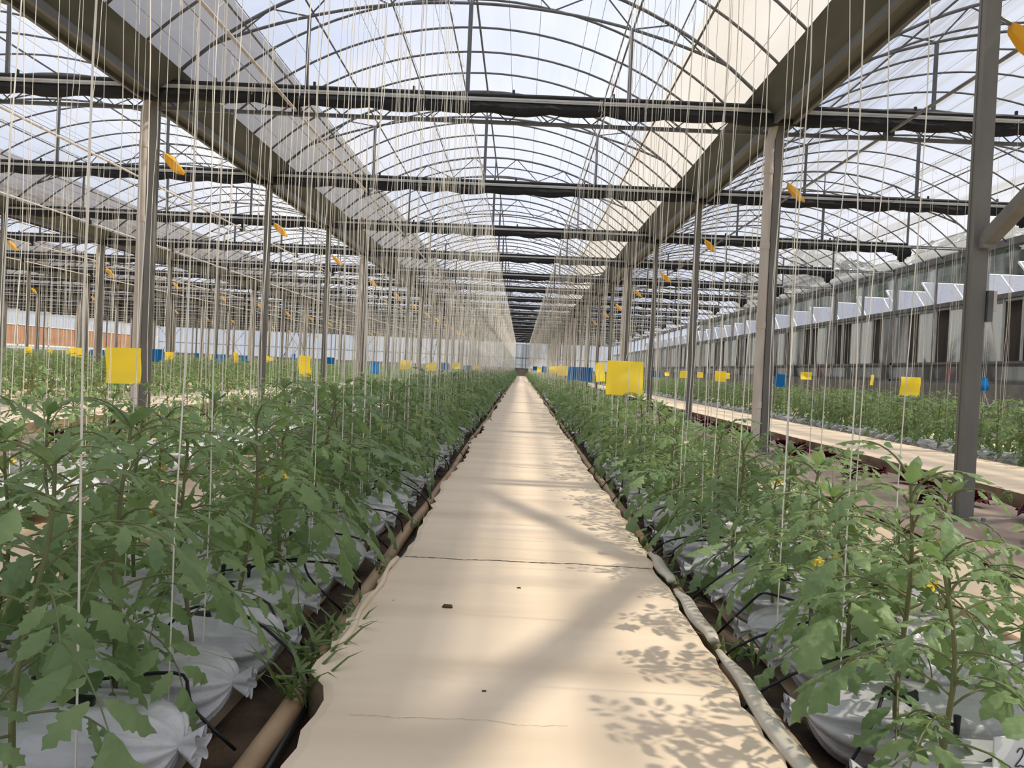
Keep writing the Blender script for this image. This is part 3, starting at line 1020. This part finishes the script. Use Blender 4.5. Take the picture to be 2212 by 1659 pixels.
# far plants merged
def tri_mesh_arrays(mbs):
    V, F, MI = [], [], []
    for mi, m_ in enumerate(mbs):
        b = len(V); V += m_.v
        for f in m_.f:
            if len(f) == 4:
                F.append([f[0] + b, f[1] + b, f[2] + b]); MI.append(mi)
                F.append([f[0] + b, f[2] + b, f[3] + b]); MI.append(mi)
            elif len(f) == 3:
                F.append([i + b for i in f]); MI.append(mi)
    return np.array(V), np.array(F), np.array(MI)
def strip_flowers(a): return a[:2]
L1 = [tri_mesh_arrays(strip_flowers(plant_meshes(400 + i, .62, 1, 13, .27))) for i in range(6)]
L2 = [tri_mesh_arrays(strip_flowers(plant_meshes(500 + i, .62, 2, 14, .32))) for i in range(6)]
VV, FF, MM = [], [], []
b = 0
for p in rest:
    x, y, nm, kd = p
    d = math.hypot(x, y)
    Vv, Fv, Mv = (L1 if d < 24 else L2)[rr.randrange(6)]
    a = rr.random() * 6.28; k = rr.uniform(.88, 1.1) * (.84 if kd in 'WV' else .86 if kd == 'N' else 1.0); ca, sa = math.cos(a) * k, math.sin(a) * k
    P = np.empty_like(Vv)
    P[:, 0] = Vv[:, 0] * ca - Vv[:, 1] * sa + x; P[:, 1] = Vv[:, 0] * sa + Vv[:, 1] * ca + y; P[:, 2] = Vv[:, 2] * k + .09
    VV.append(P); FF.append(Fv + b); MM.append(Mv); b += len(P)
tag(obj('tomato_plants', big_mesh('tomato_rows', np.concatenate(VV), np.concatenate(FF), [M['stem'], M['leaf_far']], np.concatenate(MM), True)),
    'dense green tomato rows filling the house farther back', 'tomato plant', kind='stuff')

# ------------------------------------------------------------------ grow bags
def bag_mesh(seed, lod=0, length=.70, w=.135, h=.072):
    """white pillow bag, gathered at the end at x=0, body towards +x"""
    rnd = random.Random(seed)
    m_ = MB(); vs = []
    nu, nv = (30, 44) if lod == 0 else (6, 8)
    ph = [rnd.random() * 6 for _ in range(4)]
    for i in range(nu + 1):
        t = i / nu
        x = length * (t ** 1.5 if lod == 0 else t)
        e = min(1.0, (x / .13)) ; g = math.sqrt(max(0, 1 - (1 - e) ** 2)) if e < 1 else 1.0
        e2 = min(1.0, (length - x) / .10); g *= math.sqrt(max(0.0, 1 - (1 - e2) ** 2)) * .97 + .03
        g = max(g, .09)
        pl = .15 * (1 - min(1, x / .30)) + .02
        for q in range(nv):
            a = 2 * math.pi * q / nv
            r_ = 1 + pl * math.sin(11 * a + ph[0] + 2.0 * x) + .4 * pl * math.sin(7 * a + ph[1])
            nz = mnoise.noise(Vector((x * 9 + seed * 7, math.cos(a) * 1.3, math.sin(a) * 1.3))); r_ += .10 * (abs(nz) - .2) + .05 * mnoise.noise(Vector((x * 24 + seed, math.cos(a) * 3, math.sin(a) * 3)))
            r_ += .035 * math.sin(3 * a + x * 14 + ph[2]) + .02 * math.sin(x * 31 + ph[3])
            cy, cz = math.cos(a), math.sin(a)
            sy = math.copysign(abs(cy) ** .8, cy); sz = math.copysign(abs(cz) ** .75, cz)
            zc = h + (.02 * (1 - g))
            vs.append((x, sy * w * g * r_, max(.004, zc + sz * h * g * r_)))
    fs = [(i * nv + q, i * nv + (q + 1) % nv, (i + 1) * nv + (q + 1) % nv, (i + 1) * nv + q) for i in range(nu) for q in range(nv)]
    fs.append(tuple(nu * nv + q for q in range(nv)))
    m_.add(vs, fs)
    if lod: return m_
    tl = MB(); vs = []
    for i in range(4):
        t = i / 3
        for q in range(nv):
            a = 2 * math.pi * q / nv
            rr_ = (.010 + .022 * t ** .8) * (1 + .35 * t * math.sin(6 * a + ph[2]))
            vs.append((.004 - .042 * t, math.cos(a) * rr_, h + .02 + math.sin(a) * rr_ * .8))
    tl.add(vs, [(i * nv + q, (i + 1) * nv + q, (i + 1) * nv + (q + 1) % nv, i * nv + (q + 1) % nv) for i in range(3) for q in range(nv)])
    slits = []
    for x in (.20, .50):
        sl = MB()
        r1, r2 = .034, .048
        y0 = rnd.uniform(-.04, .04)
        sl.add([(x + r1 * math.cos(a) * (1 + .2 * math.sin(3 * a)), y0 + r2 * math.sin(a), h * 2 + .003 - .25 * (r2 * math.sin(a) + y0) ** 2 * 10) for a in [k * math.pi / 6 for k in range(12)]] +
               [(x + r1 * math.cos(a) * 1.1, y0 + r2 * math.sin(a) * 1.1, h * 2 - .03) for a in [k * math.pi / 6 for k in range(12)]],
               [tuple(range(12))] + [(k, 12 + k, 12 + (k + 1) % 12, (k + 1) % 12) for k in range(12)])
        slits.append(sl.mesh('planting_slit', [M['black']]))
    return m_.mesh('bag', [M['bag']], True), tl.mesh('tied_end', [M['bag']], True), slits[0], slits[1]
BAGS = [bag_mesh(s_) for s_ in range(6)]
far_bags = MB()
rr = random.Random(31)
BAGROWS = [(-.56, math.pi, 'left of the central path', .4), (.66, 0.0, 'right of the central path', .4), (-2.12, math.pi, 'second row left of the central path', 1.4), (4.82, 0.0, 'row behind the right path', 6.5)]
bl = []
for x, rz, nm, y0 in BAGROWS:
    y = y0 + (1.0 if nm in ('left of the central path', 'right of the central path') else 0); i = 0
    while y < YEND - 1.5:
        if in_view(x, y, .25): bl.append((x, y, rz, nm, i)); i += 1
        y += .31
bl.sort(key=lambda t: math.hypot(t[0], t[1]))
lowbag = bag_mesh(9, 1)
for n_, (x, y, rz, nm, i) in enumerate(bl):
    if n_ < 240:
        bm_ = BAGS[rr.randrange(6)]
        e = empty('grow_bag', (x + rr.uniform(-.03, .03), y + rr.uniform(-.03, .03), .018), rz + rr.uniform(-.13, .13))
        e.scale = (1, rr.uniform(.92, 1.1), rr.uniform(.9, 1.12))
        lab = ('%s white grow bag from the front in the row %s' % (ORD[i], nm)) if i < 12 else 'white plastic grow bag farther back in the row %s' % nm
        tag(e, lab.replace('the row second row', 'the second row').replace('the row row', 'the row'), 'grow bag', 'grow bags, ' + nm)
        for nme, me in zip(('bag', 'tied_end', 'planting_slit', 'planting_slit'), bm_): obj(nme, me, e)
    else:
        s_ = -1 if rz > 1 else 1
        far_bags.add([(x + s_ * p[0], y + p[1], p[2] + .018) for p in lowbag.v], lowbag.f)
tag(build('grow_bag', far_bags, M['bag'], smooth=True), 'white plastic grow bags lined up far back beside the paths', 'grow bag', kind='stuff')

# irrigation pipes and drip tubes
def wavy(x, z, amp, seed, n=160):
    return [(x + amp * math.sin(seed + q * .35) + amp * .4 * math.sin(q * 1.1 + seed), .2 + (YEND - 2) * (q / n) ** 1.7, z) for q in range(n + 1)]
for x, lab in ((-.468, 'beige irrigation pipe in the channel left of the central path'), (.575, 'beige irrigation pipe in the channel right of the central path'),
               (-1.42, 'beige irrigation pipe behind the bags left of the central path'), (1.50, 'beige irrigation pipe behind the bags right of the central path')):
    m_ = MB(); m_.tube(wavy(x, .055, .008, x * 7), .024, 8)
    tag(build('irrigation_pipe', m_, M['pipe'], smooth=True), lab, 'pipe')
for x, lab in ((-.432, 'thin black supply hose beside the left edge of the central path'), (.540, 'thin black supply hose beside the right edge of the central path')):
    m_ = MB(); m_.tube(wavy(x, .045, .01, x * 3), .010, 6)
    tag(build('supply_hose', m_, M['black'], smooth=True), lab, 'hose')
def drip(seed):
    r_ = random.Random(seed); m_ = MB()
    h1 = r_.uniform(.13, .20); b_ = r_.uniform(-.08, .08); xx = r_.uniform(.26, .44)
    pts = []
    for q in range(13):
        t = q / 12
        pts.append((xx * t + .05 * math.sin(t * 6 + seed), b_ * t + .05 * math.sin(t * 4 + seed * 2) * math.sin(math.pi * t), .05 + .10 * t + (h1 - .06) * math.sin(math.pi * t ** .8)))
    m_.tube(pts, .0034, 6)
    p = pts[-1]; m_.tube([(p[0], p[1], p[2] + .02), (p[0], p[1], p[2] - .05)], [.007, .004], 6)
    return m_.mesh('drip_tube', [M['black']], True)
DR = [drip(s_) for s_ in range(8)]
for x, sg, nm in ((-.47, math.pi, 'left of the central path'), (.575, 0.0, 'right of the central path')):
    y = 1.45; i = 0
    while y < 18:
        for q in range(1):
            o = obj('drip_tube', DR[rr.randrange(8)], None, (x, y + rr.uniform(-.1, .1), 0), sg + rr.uniform(-.3, .3))
            tag(o, 'thin black drip tube arching over the grow bags %s' % nm, 'drip tube', 'drip tubes, ' + nm)
        y += .31; i += 1

# rolled clear sheet edges beside the walk (right)
segs = [(1.30, 2.05, 'nearest the camera'), (2.12, 2.62, 'second from the camera'), (2.72, 3.15, 'third from the camera')]
for y0, y1, lab in segs:
    m_ = MB(); pts = []; n = 14
    for q in range(n + 1):
        t = q / n
        pts.append((.528 + .004 * math.sin(q * .8), y0 + (y1 - y0) * t, PATH_Z + .002 + .002 * math.sin(q * 1.3)))
    m_.tube(pts, [.009 + .014 * math.sin(math.pi * min(1, .06 + q / n)) ** .5 for q in range(n + 1)], 9, flat=.55)
    tag(build('rolled_sheet', m_, M['roll'], smooth=True), 'rolled pale plastic sheet edge on the right side of the path, ' + lab, 'plastic sheet')
m_ = MB(); m_.tube([(-.405 + .006 * math.sin(q), 1.95 + .07 * q, PATH_Z + .003) for q in range(14)], [.006 + .005 * math.sin(q * .9) ** 2 for q in range(14)], 7)
tag(build('rolled_sheet', m_, M['path'], smooth=True), 'curled beige sheet edge on the left side of the path', 'plastic sheet')

# small stones on the walk
for x, y, r0, lab in ((-.185, 2.31, .009, 'small brown pebble on the near path left of the middle'), (.02, 2.55, .004, 'tiny dark crumb on the path near the joint'), (-.05, 1.72, .003, 'tiny dark crumb on the near path')):
    m_ = MB(); rd = random.Random(int(y * 100))
    for q in range(3):
        m_.tube([(x + q * r0 * .8, y, PATH_Z - .001), (x + q * r0 * .8 + r0 * .2, y + r0 * .4, PATH_Z + r0 * .9)], [r0, r0 * .5], 7)
    tag(build('pebble', m_, M['soil'], smooth=True), lab, 'pebble')

# ------------------------------------------------------------------ weeds
def grass(seed, n, L):
    r_ = random.Random(seed); m_ = MB()
    for q in range(n):
        a = r_.random() * 6.28
        leaflet(m_, Vector((r_.uniform(-.03, .03), r_.uniform(-.05, .05), 0)), Vector((math.cos(a) * .5, math.sin(a) * .5, 1)), Vector((-math.cos(a), -math.sin(a), .5)), L * r_.uniform(.5, 1.1), .012, 4, r_, r_.uniform(.6, 2.0), fold=.2)
    for q in range(n // 2):
        a = r_.random() * 6.28
        leaflet(m_, Vector((0, 0, r_.uniform(.01, .08))), Vector((math.cos(a), math.sin(a), .4)), Vector((0, 0, 1)), .05, .022, 5, r_, .6)
    return m_.mesh('leaves', [M['grass']], True)
GR = [grass(1, 18, .20), grass(2, 12, .14), grass(3, 14, .10)]
for x, y, g, s_, lab in ((-.46, 1.78, 0, 1.0, 'tall grass clump by the nearest left grow bag'), (-.47, 1.95, 0, 1.1, 'tall grass clump just behind the nearest left grow bag'), (-.45, 2.12, 0, .9, 'grass clump at the left path edge before the joint'),
                     (-.44, 2.35, 1, 1.0, 'small grass clump at the left path edge'), (-.44, 2.9, 1, .9, 'small weed at the left path edge beside the joint'), (-.43, 3.7, 1, .9, 'weed at the left path edge farther on'),
                     (.55, 2.85, 1, .9, 'weed at the right path edge beside the joint'), (.55, 3.05, 1, 1.0, 'leafy weed on the right path edge past the joint'), (.54, 3.25, 2, 1.0, 'low weed on the right path edge'), (.54, 3.5, 2, 1.1, 'low spreading weed on the right path edge farther on'),
                     (.60, 2.15, 1, 1.1, 'thin weed between pipe and bags on the right'), (.545, 2.62, 2, .8, 'tiny weed by the rolled sheet on the right'), (3.3, 5.6, 2, 1.2, 'weed by the side of the right path')):
    o = obj('weed', GR[g], None, (x, y, .05), x * 9 + y)
    o.scale = (s_, s_, s_); tag(o, lab, 'weed')

# red lettuces
def lettuce(seed):
    r_ = random.Random(seed); m_ = MB(); st = MB()
    st.tube([(0, 0, 0), (.01, 0, .05)], .009, 6)
    for q in range(15):
        a = q * 2.4; L = r_.uniform(.07, .12); el = .25 + .9 * q / 15
        f = Vector((math.cos(a) * math.cos(el), math.sin(a) * math.cos(el), math.sin(el))); u = Vector((-math.cos(a) * math.sin(el), -math.sin(a) * math.sin(el), math.cos(el))); s_ = f.cross(u)
        n, mm = 5, 6; vs = []
        for i in range(n + 1):
            t = i / n
            for j in range(mm + 1):
                w = (j / mm - .5)
                wd = L * .95 * (.2 + t ** .7)
                vs.append(Vector((0, 0, .04)) + f * (L * t * (1 - .35 * (2 * w) ** 2)) + s_ * (w * wd) - u * (.25 * L * t * t) + u * (.016 * t * math.sin(j * 2.9 + i * 2 + q)))
        m_.add(vs, [(i * (mm + 1) + j, i * (mm + 1) + j + 1, (i + 1) * (mm + 1) + j + 1, (i + 1) * (mm + 1) + j) for i in range(n) for j in range(mm)])
    return m_.mesh('leaves', [M['lettuce']], True), st.mesh('stem', [M['stem']], True)
LT = [lettuce(s_) for s_ in range(3)]
lp = []
y = 4.35
i = 0
while y < 30:
    lp.append((3.05 + .05 * math.sin(i * 2.1), y, 'row beside the right path')); y += .52 + .1 * math.sin(i * 1.3); i += 1
y = 4.15
while y < 22: lp.append((2.72 if abs((y - .88) % 4) > .25 else 2.86, y, 'row along the right posts')); y += 1.3
y = 6
while y < 22: lp.append((-3.72, y, 'row along the left posts')); y += .55
cn = {}
for x, y, nm in lp:
    a_, b_ = LT[rr.randrange(3)]
    e = empty('lettuce', (x + rr.uniform(-.04, .04), y, .03), rr.random() * 6); k = rr.uniform(.85, 1.2); e.scale = (k, k, k)
    c_ = cn.get(nm, 0); cn[nm] = c_ + 1
    tag(e, ('%s red lettuce from the front in the %s' % (ORD[c_], nm)) if c_ < 12 else 'small red lettuce farther back in the ' + nm, 'lettuce', 'red lettuces, ' + nm)
    obj('leaves', a_, e); obj('stem', b_, e)

# ------------------------------------------------------------------ sticky cards
def card_mesh(w, h, seed, mat):
    r_ = random.Random(seed); n = 8; m_ = MB(); vs = []
    cv = r_.uniform(-.03, .03)
    for sd in (0, 1):
        for i in range(n + 1):
            for j in range(n + 1):
                u, v = i / n - .5, j / n - .5
                vs.append((u * w * (1 + .08 * v * math.sin(seed)), cv * (4 * u * u - 1) + .01 * math.sin(v * 5 + seed) + sd * .0012, v * h + .012 * u * math.sin(seed * 1.7)))
    st = (n + 1) ** 2
    fs = []
    for i in range(n):
        for j in range(n):
            a = i * (n + 1) + j
            fs += [(a, a + n + 1, a + n + 2, a + 1), (st + a, st + a + 1, st + a + n + 2, st + a + n + 1)]
    m_.add(vs, fs)
    return m_.mesh('card', [mat], True)
def px_to(xp, yp, Y):
    dx, dy = xp - 1126.0, yp - 798.0
    c, s_ = math.cos(R(2.6)), math.sin(R(2.6))
    return (dx * c + dy * s_) * Y / FPX, Y, EYE - (-dx * s_ + dy * c) * Y / FPX
CARDS = [  # image x, y, distance, width m, height m, turn, colour, label
 (1349, 817, 5.7, .25, .235, .12, 'y', 'large yellow sticky card right of the central path, nearest of its row'),
 (1297, 804, 9.9, .24, .23, 1.0, 'y', 'turned yellow sticky card just left of the large one right of the path'),
 (1263, 809, 12.5, .22, .22, .5, 'b', 'right of the two overlapping blue cards by the path'), (1241, 808, 13.4, .22, .23, .4, 'b', 'left of the two overlapping blue cards by the path'),
 (1217, 801, 17.5, .26, .21, .2, 'y', 'right of the two touching yellow cards beyond the blue pair'), (1197, 799, 20.5, .24, .18, .2, 'y', 'left of the two touching yellow cards beyond the blue pair'),
 (1176, 798, 27, .16, .2, .3, 'b', 'small blue card just right of the far path end'), (1166, 799, 30, .2, .2, .3, 'y', 'small yellow card just right of the far path end'), (1156, 796, 36, .2, .18, .3, 'b', 'tiny blue card nearest the far path end on the right'),
 (262, 790, 5.7, .255, .25, -.08, 'y', 'large yellow sticky card left, in front of the left post'), (657, 791, 10, .17, .25, .5, 'y', 'yellow sticky card left of the middle, leaning slightly'),
 (877, 788, 19, .26, .22, .1, 'y', 'yellow card over the left rows, third from the path end'), (931, 792, 22, .26, .21, .1, 'y', 'yellow card over the left rows, second from the path end'),
 (808, 794, 16.2, .17, .25, .8, 'b', 'upright blue card between the left posts'), (961, 791, 27, .3, .22, .1, 'b', 'blue card left of the path end beside yellow cards'), (985, 790, 27, .26, .2, .1, 'y', 'yellow card close left of the path end'), (1013, 795, 31, .2, .2, .2, 'b', 'small blue card near the left side of the path end'), (1030, 795, 33, .3, .2, .1, 'y', 'small yellow card nearest the left side of the path end'),
 (712, 779, 25, .28, .2, .2, 'b', 'small blue card beside the third left post'), (332, 768, 15.2, .28, .24, .2, 'b', 'blue card just right of the first left post'), (362, 769, 20, .25, .2, .4, 'y', 'yellow card right of the blue one near the first left post'),
 (161, 761, 18.5, .27, .22, .1, 'y', 'yellow card far left, right one of a touching pair'), (145, 761, 23, .2, .17, .1, 'y', 'yellow card far left, left one of a touching pair'), (55, 757, 23, .21, .23, .1, 'y', 'yellow card nearest the left edge of the picture'),
 (195, 761, 28, .22, .18, .1, 'b', 'small blue card left of the large yellow card'), (217, 762, 24, .1, .18, .1, 'b', 'narrow blue card peeking out left of the large yellow card'), (102, 760, 30, .2, .16, .1, 'y', 'tiny yellow card between the far left cards'),
 (472, 773, 24, .27, .21, .2, 'b', 'blue card between the first and second left posts'), (507, 772, 20, .15, .25, .7, 'y', 'slanted yellow card between the first and second left posts'), (424, 768, 34, .16, .2, .2, 'b', 'tiny blue card over the left field'), (453, 770, 30, .1, .22, .6, 'y', 'tiny yellow card edge on over the left field'),
 (525, 775, 30, .2, .2, .2, 'b', 'small blue card left of the second left post'), (575, 775, 30, .14, .22, .2, 'y', 'small yellow card at the second left post'), (633, 770, 30, .12, .2, .2, 'b', 'small blue card right of the second left post'), (584, 776, 36, .2, .16, .2, 'y', 'tiny yellow card right of the second left post'),
 (1962, 835, 11.3, .29, .26, .15, 'y', 'yellow card over the right row, large one between the right posts'), (1683, 822, 16.2, .15, .25, .8, 'b', 'blue card hanging right of the second right post'), (2118, 830, 13.6, .20, .21, .3, 'b', 'blue card just right of the nearest right post'),
 (1880, 821, 19, .1, .24, 1.2, 'y', 'yellow card seen edge on along the right wall'), (1739, 812, 24, .33, .22, .1, 'y', 'yellow card along the right wall in the background'), (1555, 813, 20, .26, .25, .15, 'y', 'yellow card right of the third right post'),
 (1571, 812, 26, .14, .18, .3, 'y', 'small yellow card touching another right of the third right post'), (1479, 809, 26, .32, .23, .2, 'y', 'yellow card behind the third right post'), (1417, 808, 29, .3, .22, .1, 'b', 'small blue card right of the large yellow card'), (1511, 810, 30, .2, .2, .4, 'y', 'tiny yellow card between the right posts'), (1440, 808, 34, .2, .16, .4, 'y', 'tiny yellow card right of the small blue one')]
for i, (xp, yp, Y, w_, h_, tr, co, lab) in enumerate(CARDS):
    p = px_to(xp, yp, Y)
    e = empty('sticky_card', p, tr * (1 if i % 2 else -1))
    tag(e, lab, 'sticky card', 'blue sticky cards' if co == 'b' else 'yellow sticky cards')
    ww = w_ / max(.35, math.cos(tr))if tr < .9 else w_
    obj('card', card_mesh(ww, h_, i, M['yellow' if co == 'y' else 'blue']), e)
    m_ = MB(); top = EYE + 2.77 - p[2]
    m_.tube([(0, 0, h_ / 2 - .025), (0, -.004, h_ / 2), (0.01, 0, h_ / 2 + .05), (0, 0, top)], .0014, 4)
    build('hanging_string', m_, M['twine'], e)

# old crumpled amber traps clipped to the posts
def old_trap(seed):
    r_ = random.Random(seed); m_ = MB(); n, ns = 6, 5; vs = []
    for i in range(n + 1):
        t = i / n
        rad = .050 * (.6 + .6 * math.sin(math.pi * (.12 + t * .78))) * (1 if i not in (0,) else .8)
        if i == n: rad *= .35
        if i == n - 1: rad *= .6
        for q in range(ns):
            a = 2 * math.pi * q / ns
            k = 1 + .12 * math.sin(3 * a + seed + t * 3) + .16 * r_.uniform(-1, 1)
            vs.append((t * .20 + math.sin(a) * .004, math.cos(a) * rad * k * .7, -t * .16 + math.sin(a) * rad * k))
    m_.add(vs, [(i * ns + q, i * ns + (q + 1) % ns, (i + 1) * ns + (q + 1) % ns, (i + 1) * ns + q) for i in range(n) for q in range(ns)] + [tuple(range(ns)), tuple(n * ns + q for q in range(ns))])
    return m_.mesh('crumpled_card', [M['yellow_old']], False)
OT = [old_trap(s_) for s_ in range(4)]
m_ = MB(); m_.tube([(-.055, 0, .05), (.0, 0, .03), (.03, 0, 0)], .008, 6); CLIP = m_.mesh('clip', [M['steel']])
for gi in range(4):
    for k in range(1, 18):
        if gi > 1 and k < 3: continue
        e = empty('insect_trap', (GX[gi] + .11, YF[k] - .02, EYE + 2.10 + .04 * math.sin(k * 3 + gi)), .1 * math.sin(k))
        k_ = rr.uniform(.9, 1.15); e.scale = (k_, k_, k_)
        if gi == 0 and k == 1: e.scale = (1.1, 1.3, 1.2)
        tag(e, 'amber insect trap high on the %s post, row %s' % (ORD[k], ROWN[gi]), 'insect trap', 'crumpled amber traps on the posts')
        obj('crumpled_card', OT[(k + gi) % 4], e); obj('clip', CLIP, e)

# white number card at the lower right
p = px_to(2205, 1640, 1.38)
e = empty('number_card', p, .25); tag(e, 'white card with a handwritten 2 at the lower right corner', 'sign')
m_ = MB(); m_.box(-.055, .055, -.0015, .0015, -.05, .04); build('card', m_, M['white'], e)
m_ = MB()
def stroke(pts, r_=.0010): m_.tube([(a, -.003, b_) for a, b_ in pts], r_, 5)
stroke([(-.010, .012), (-.006, .018), (.000, .019), (.004, .014), (.002, .006), (-.004, -.002), (-.010, -.008), (-.012, -.011), (-.007, -.012), (-.002, -.010), (.003, -.012), (.007, -.013)])
stroke([(.012, -.011), (.013, -.012)], .0014)
build('handwriting', m_, M['ink'], e)
m_ = MB(); m_.tube([(0, .004, -.30), (0, .004, .0)], .004, 6); build('stake', m_, M['pipe'], e)

# ------------------------------------------------------------------ outside on the right: shed with solar panels, trees
m_ = MB()
m_.box(11.2, 13.4, 2, YEND, 0, EYE + 2.05)
sh = build('shed', m_, M['shed']); tag(sh, 'long dark shed outside along the right wall', 'shed')
m_ = MB(); m_.box(11.0, 13.6, 2, YEND, EYE + 2.05, EYE + 2.12); build('shed_roof', m_, M['steel'], sh)
m_ = MB(); m_.box(-.9, .9, -.015, .015, 0, 1.25)
def tilt_mesh(mb_, a=R(40)):
    mb_.v = [(x, z * math.cos(a) - y * math.sin(a), z * math.sin(a) + y * math.cos(a)) for x, y, z in mb_.v]; return mb_
PAN = tilt_mesh(m_).mesh('cells', [M['solar']])
m_ = MB()
for a in (-.92, -.02, .88): m_.box(a, a + .04, -.03, .02, -.02, 1.27)
for z in (-.02, 1.23): m_.box(-.92, .92, -.03, .02, z, z + .04)
PFR = tilt_mesh(m_).mesh('panel_frame', [M['white']])
for k in range(30):
    e = empty('solar_panel', (11.35 + .9, 9 + k * 2.3, EYE + 2.18)); tag(e, 'tilted solar panel outside the right wall, %s' % (ORD[k] + ' from the front' if k < 14 else 'far back'), 'solar panel', 'solar panels outside the right wall')
    obj('cells', PAN, e); obj('panel_frame', PFR, e)
def tree(seed, r0, h):
    r_ = random.Random(seed); tr = MB(); cr_ = MB()
    tr.tube([(0, 0, 0), (.1, .1, h * .5)], [.3, .2], 8)
    for q in range(16):
        cx, cy, cz = r_.uniform(-r0, r0) * .7, r_.uniform(-r0, r0) * .7, r_.uniform(.25, .85) * h
        rad = r0 * r_.uniform(.3, .55)
        for w in range(240):
            d = Vector((r_.gauss(0, 1), r_.gauss(0, 1), r_.gauss(0, 1))).normalized()
            c = Vector((cx, cy, cz)) + d * rad * r_.uniform(.7, 1.1)
            a1 = d.orthogonal().normalized() * .40; a2 = d.cross(a1)
            a1 = a1 + d * r_.uniform(-.1, .1)
            cr_.add([c - a1, c + a2 * .5, c + a1, c - a2 * .5], [(0, 1, 2, 3)])
    return tr.mesh('trunk', [M['shed']]), cr_.mesh('crown', [M['tree']])
TR = [tree(s_, 4.0, 7.5 + s_) for s_ in range(3)]
for k in range(13):
    e = empty('tree', (22 + 3 * math.sin(k * 2.2), 2 + k * 6.6, 0), k * 1.1); e.scale = (1.2, 1.2, .95 + .12 * math.sin(k))
    tag(e, 'dark green tree outside behind the right wall, %s from the front' % ORD[k], 'tree', 'trees outside the right wall')
    obj('trunk', TR[k % 3][0], e); obj('crown', TR[k % 3][1], e)
# red cloths hanging outside the right wall
for xp, yp, Y, w_, h_, lab in ((2045, 803, 21.4, .20, .62, 'red cloth hanging outside the right wall behind the clear pane'), (1770, 800, 30.6, .14, .55, 'narrow red cloth outside the right wall farther back')):
    p = px_to(xp, yp, Y)
    m_ = MB(); vs = []
    for sd in (0, .01):
        vs += [(p[0] - w_ * .1, Y + sd, p[2] + h_ * .5), (p[0] + w_ * .5, Y + sd, p[2] + h_ * .05), (p[0] + w_ * .2, Y + sd, p[2] - h_ * .3), (p[0] - w_ * .5, Y + sd, p[2] - h_ * .5), (p[0] - w_ * .45, Y + sd, p[2] - h_ * .05)]
    m_.add(vs, [(0, 1, 2, 3, 4), (9, 8, 7, 6, 5)] + [(q, (q + 1) % 5, 5 + (q + 1) % 5, 5 + q) for q in range(5)])
    rc = tag(build('red_cloth', m_, M['red']), lab, 'cloth')
    m_ = MB(); m_.tube([(p[0] - w_ * .1, Y, p[2] + h_ * .48), (11.05, Y, EYE + 2.08)], .006, 5)
    build('hanging_cord', m_, M['twine'], rc)
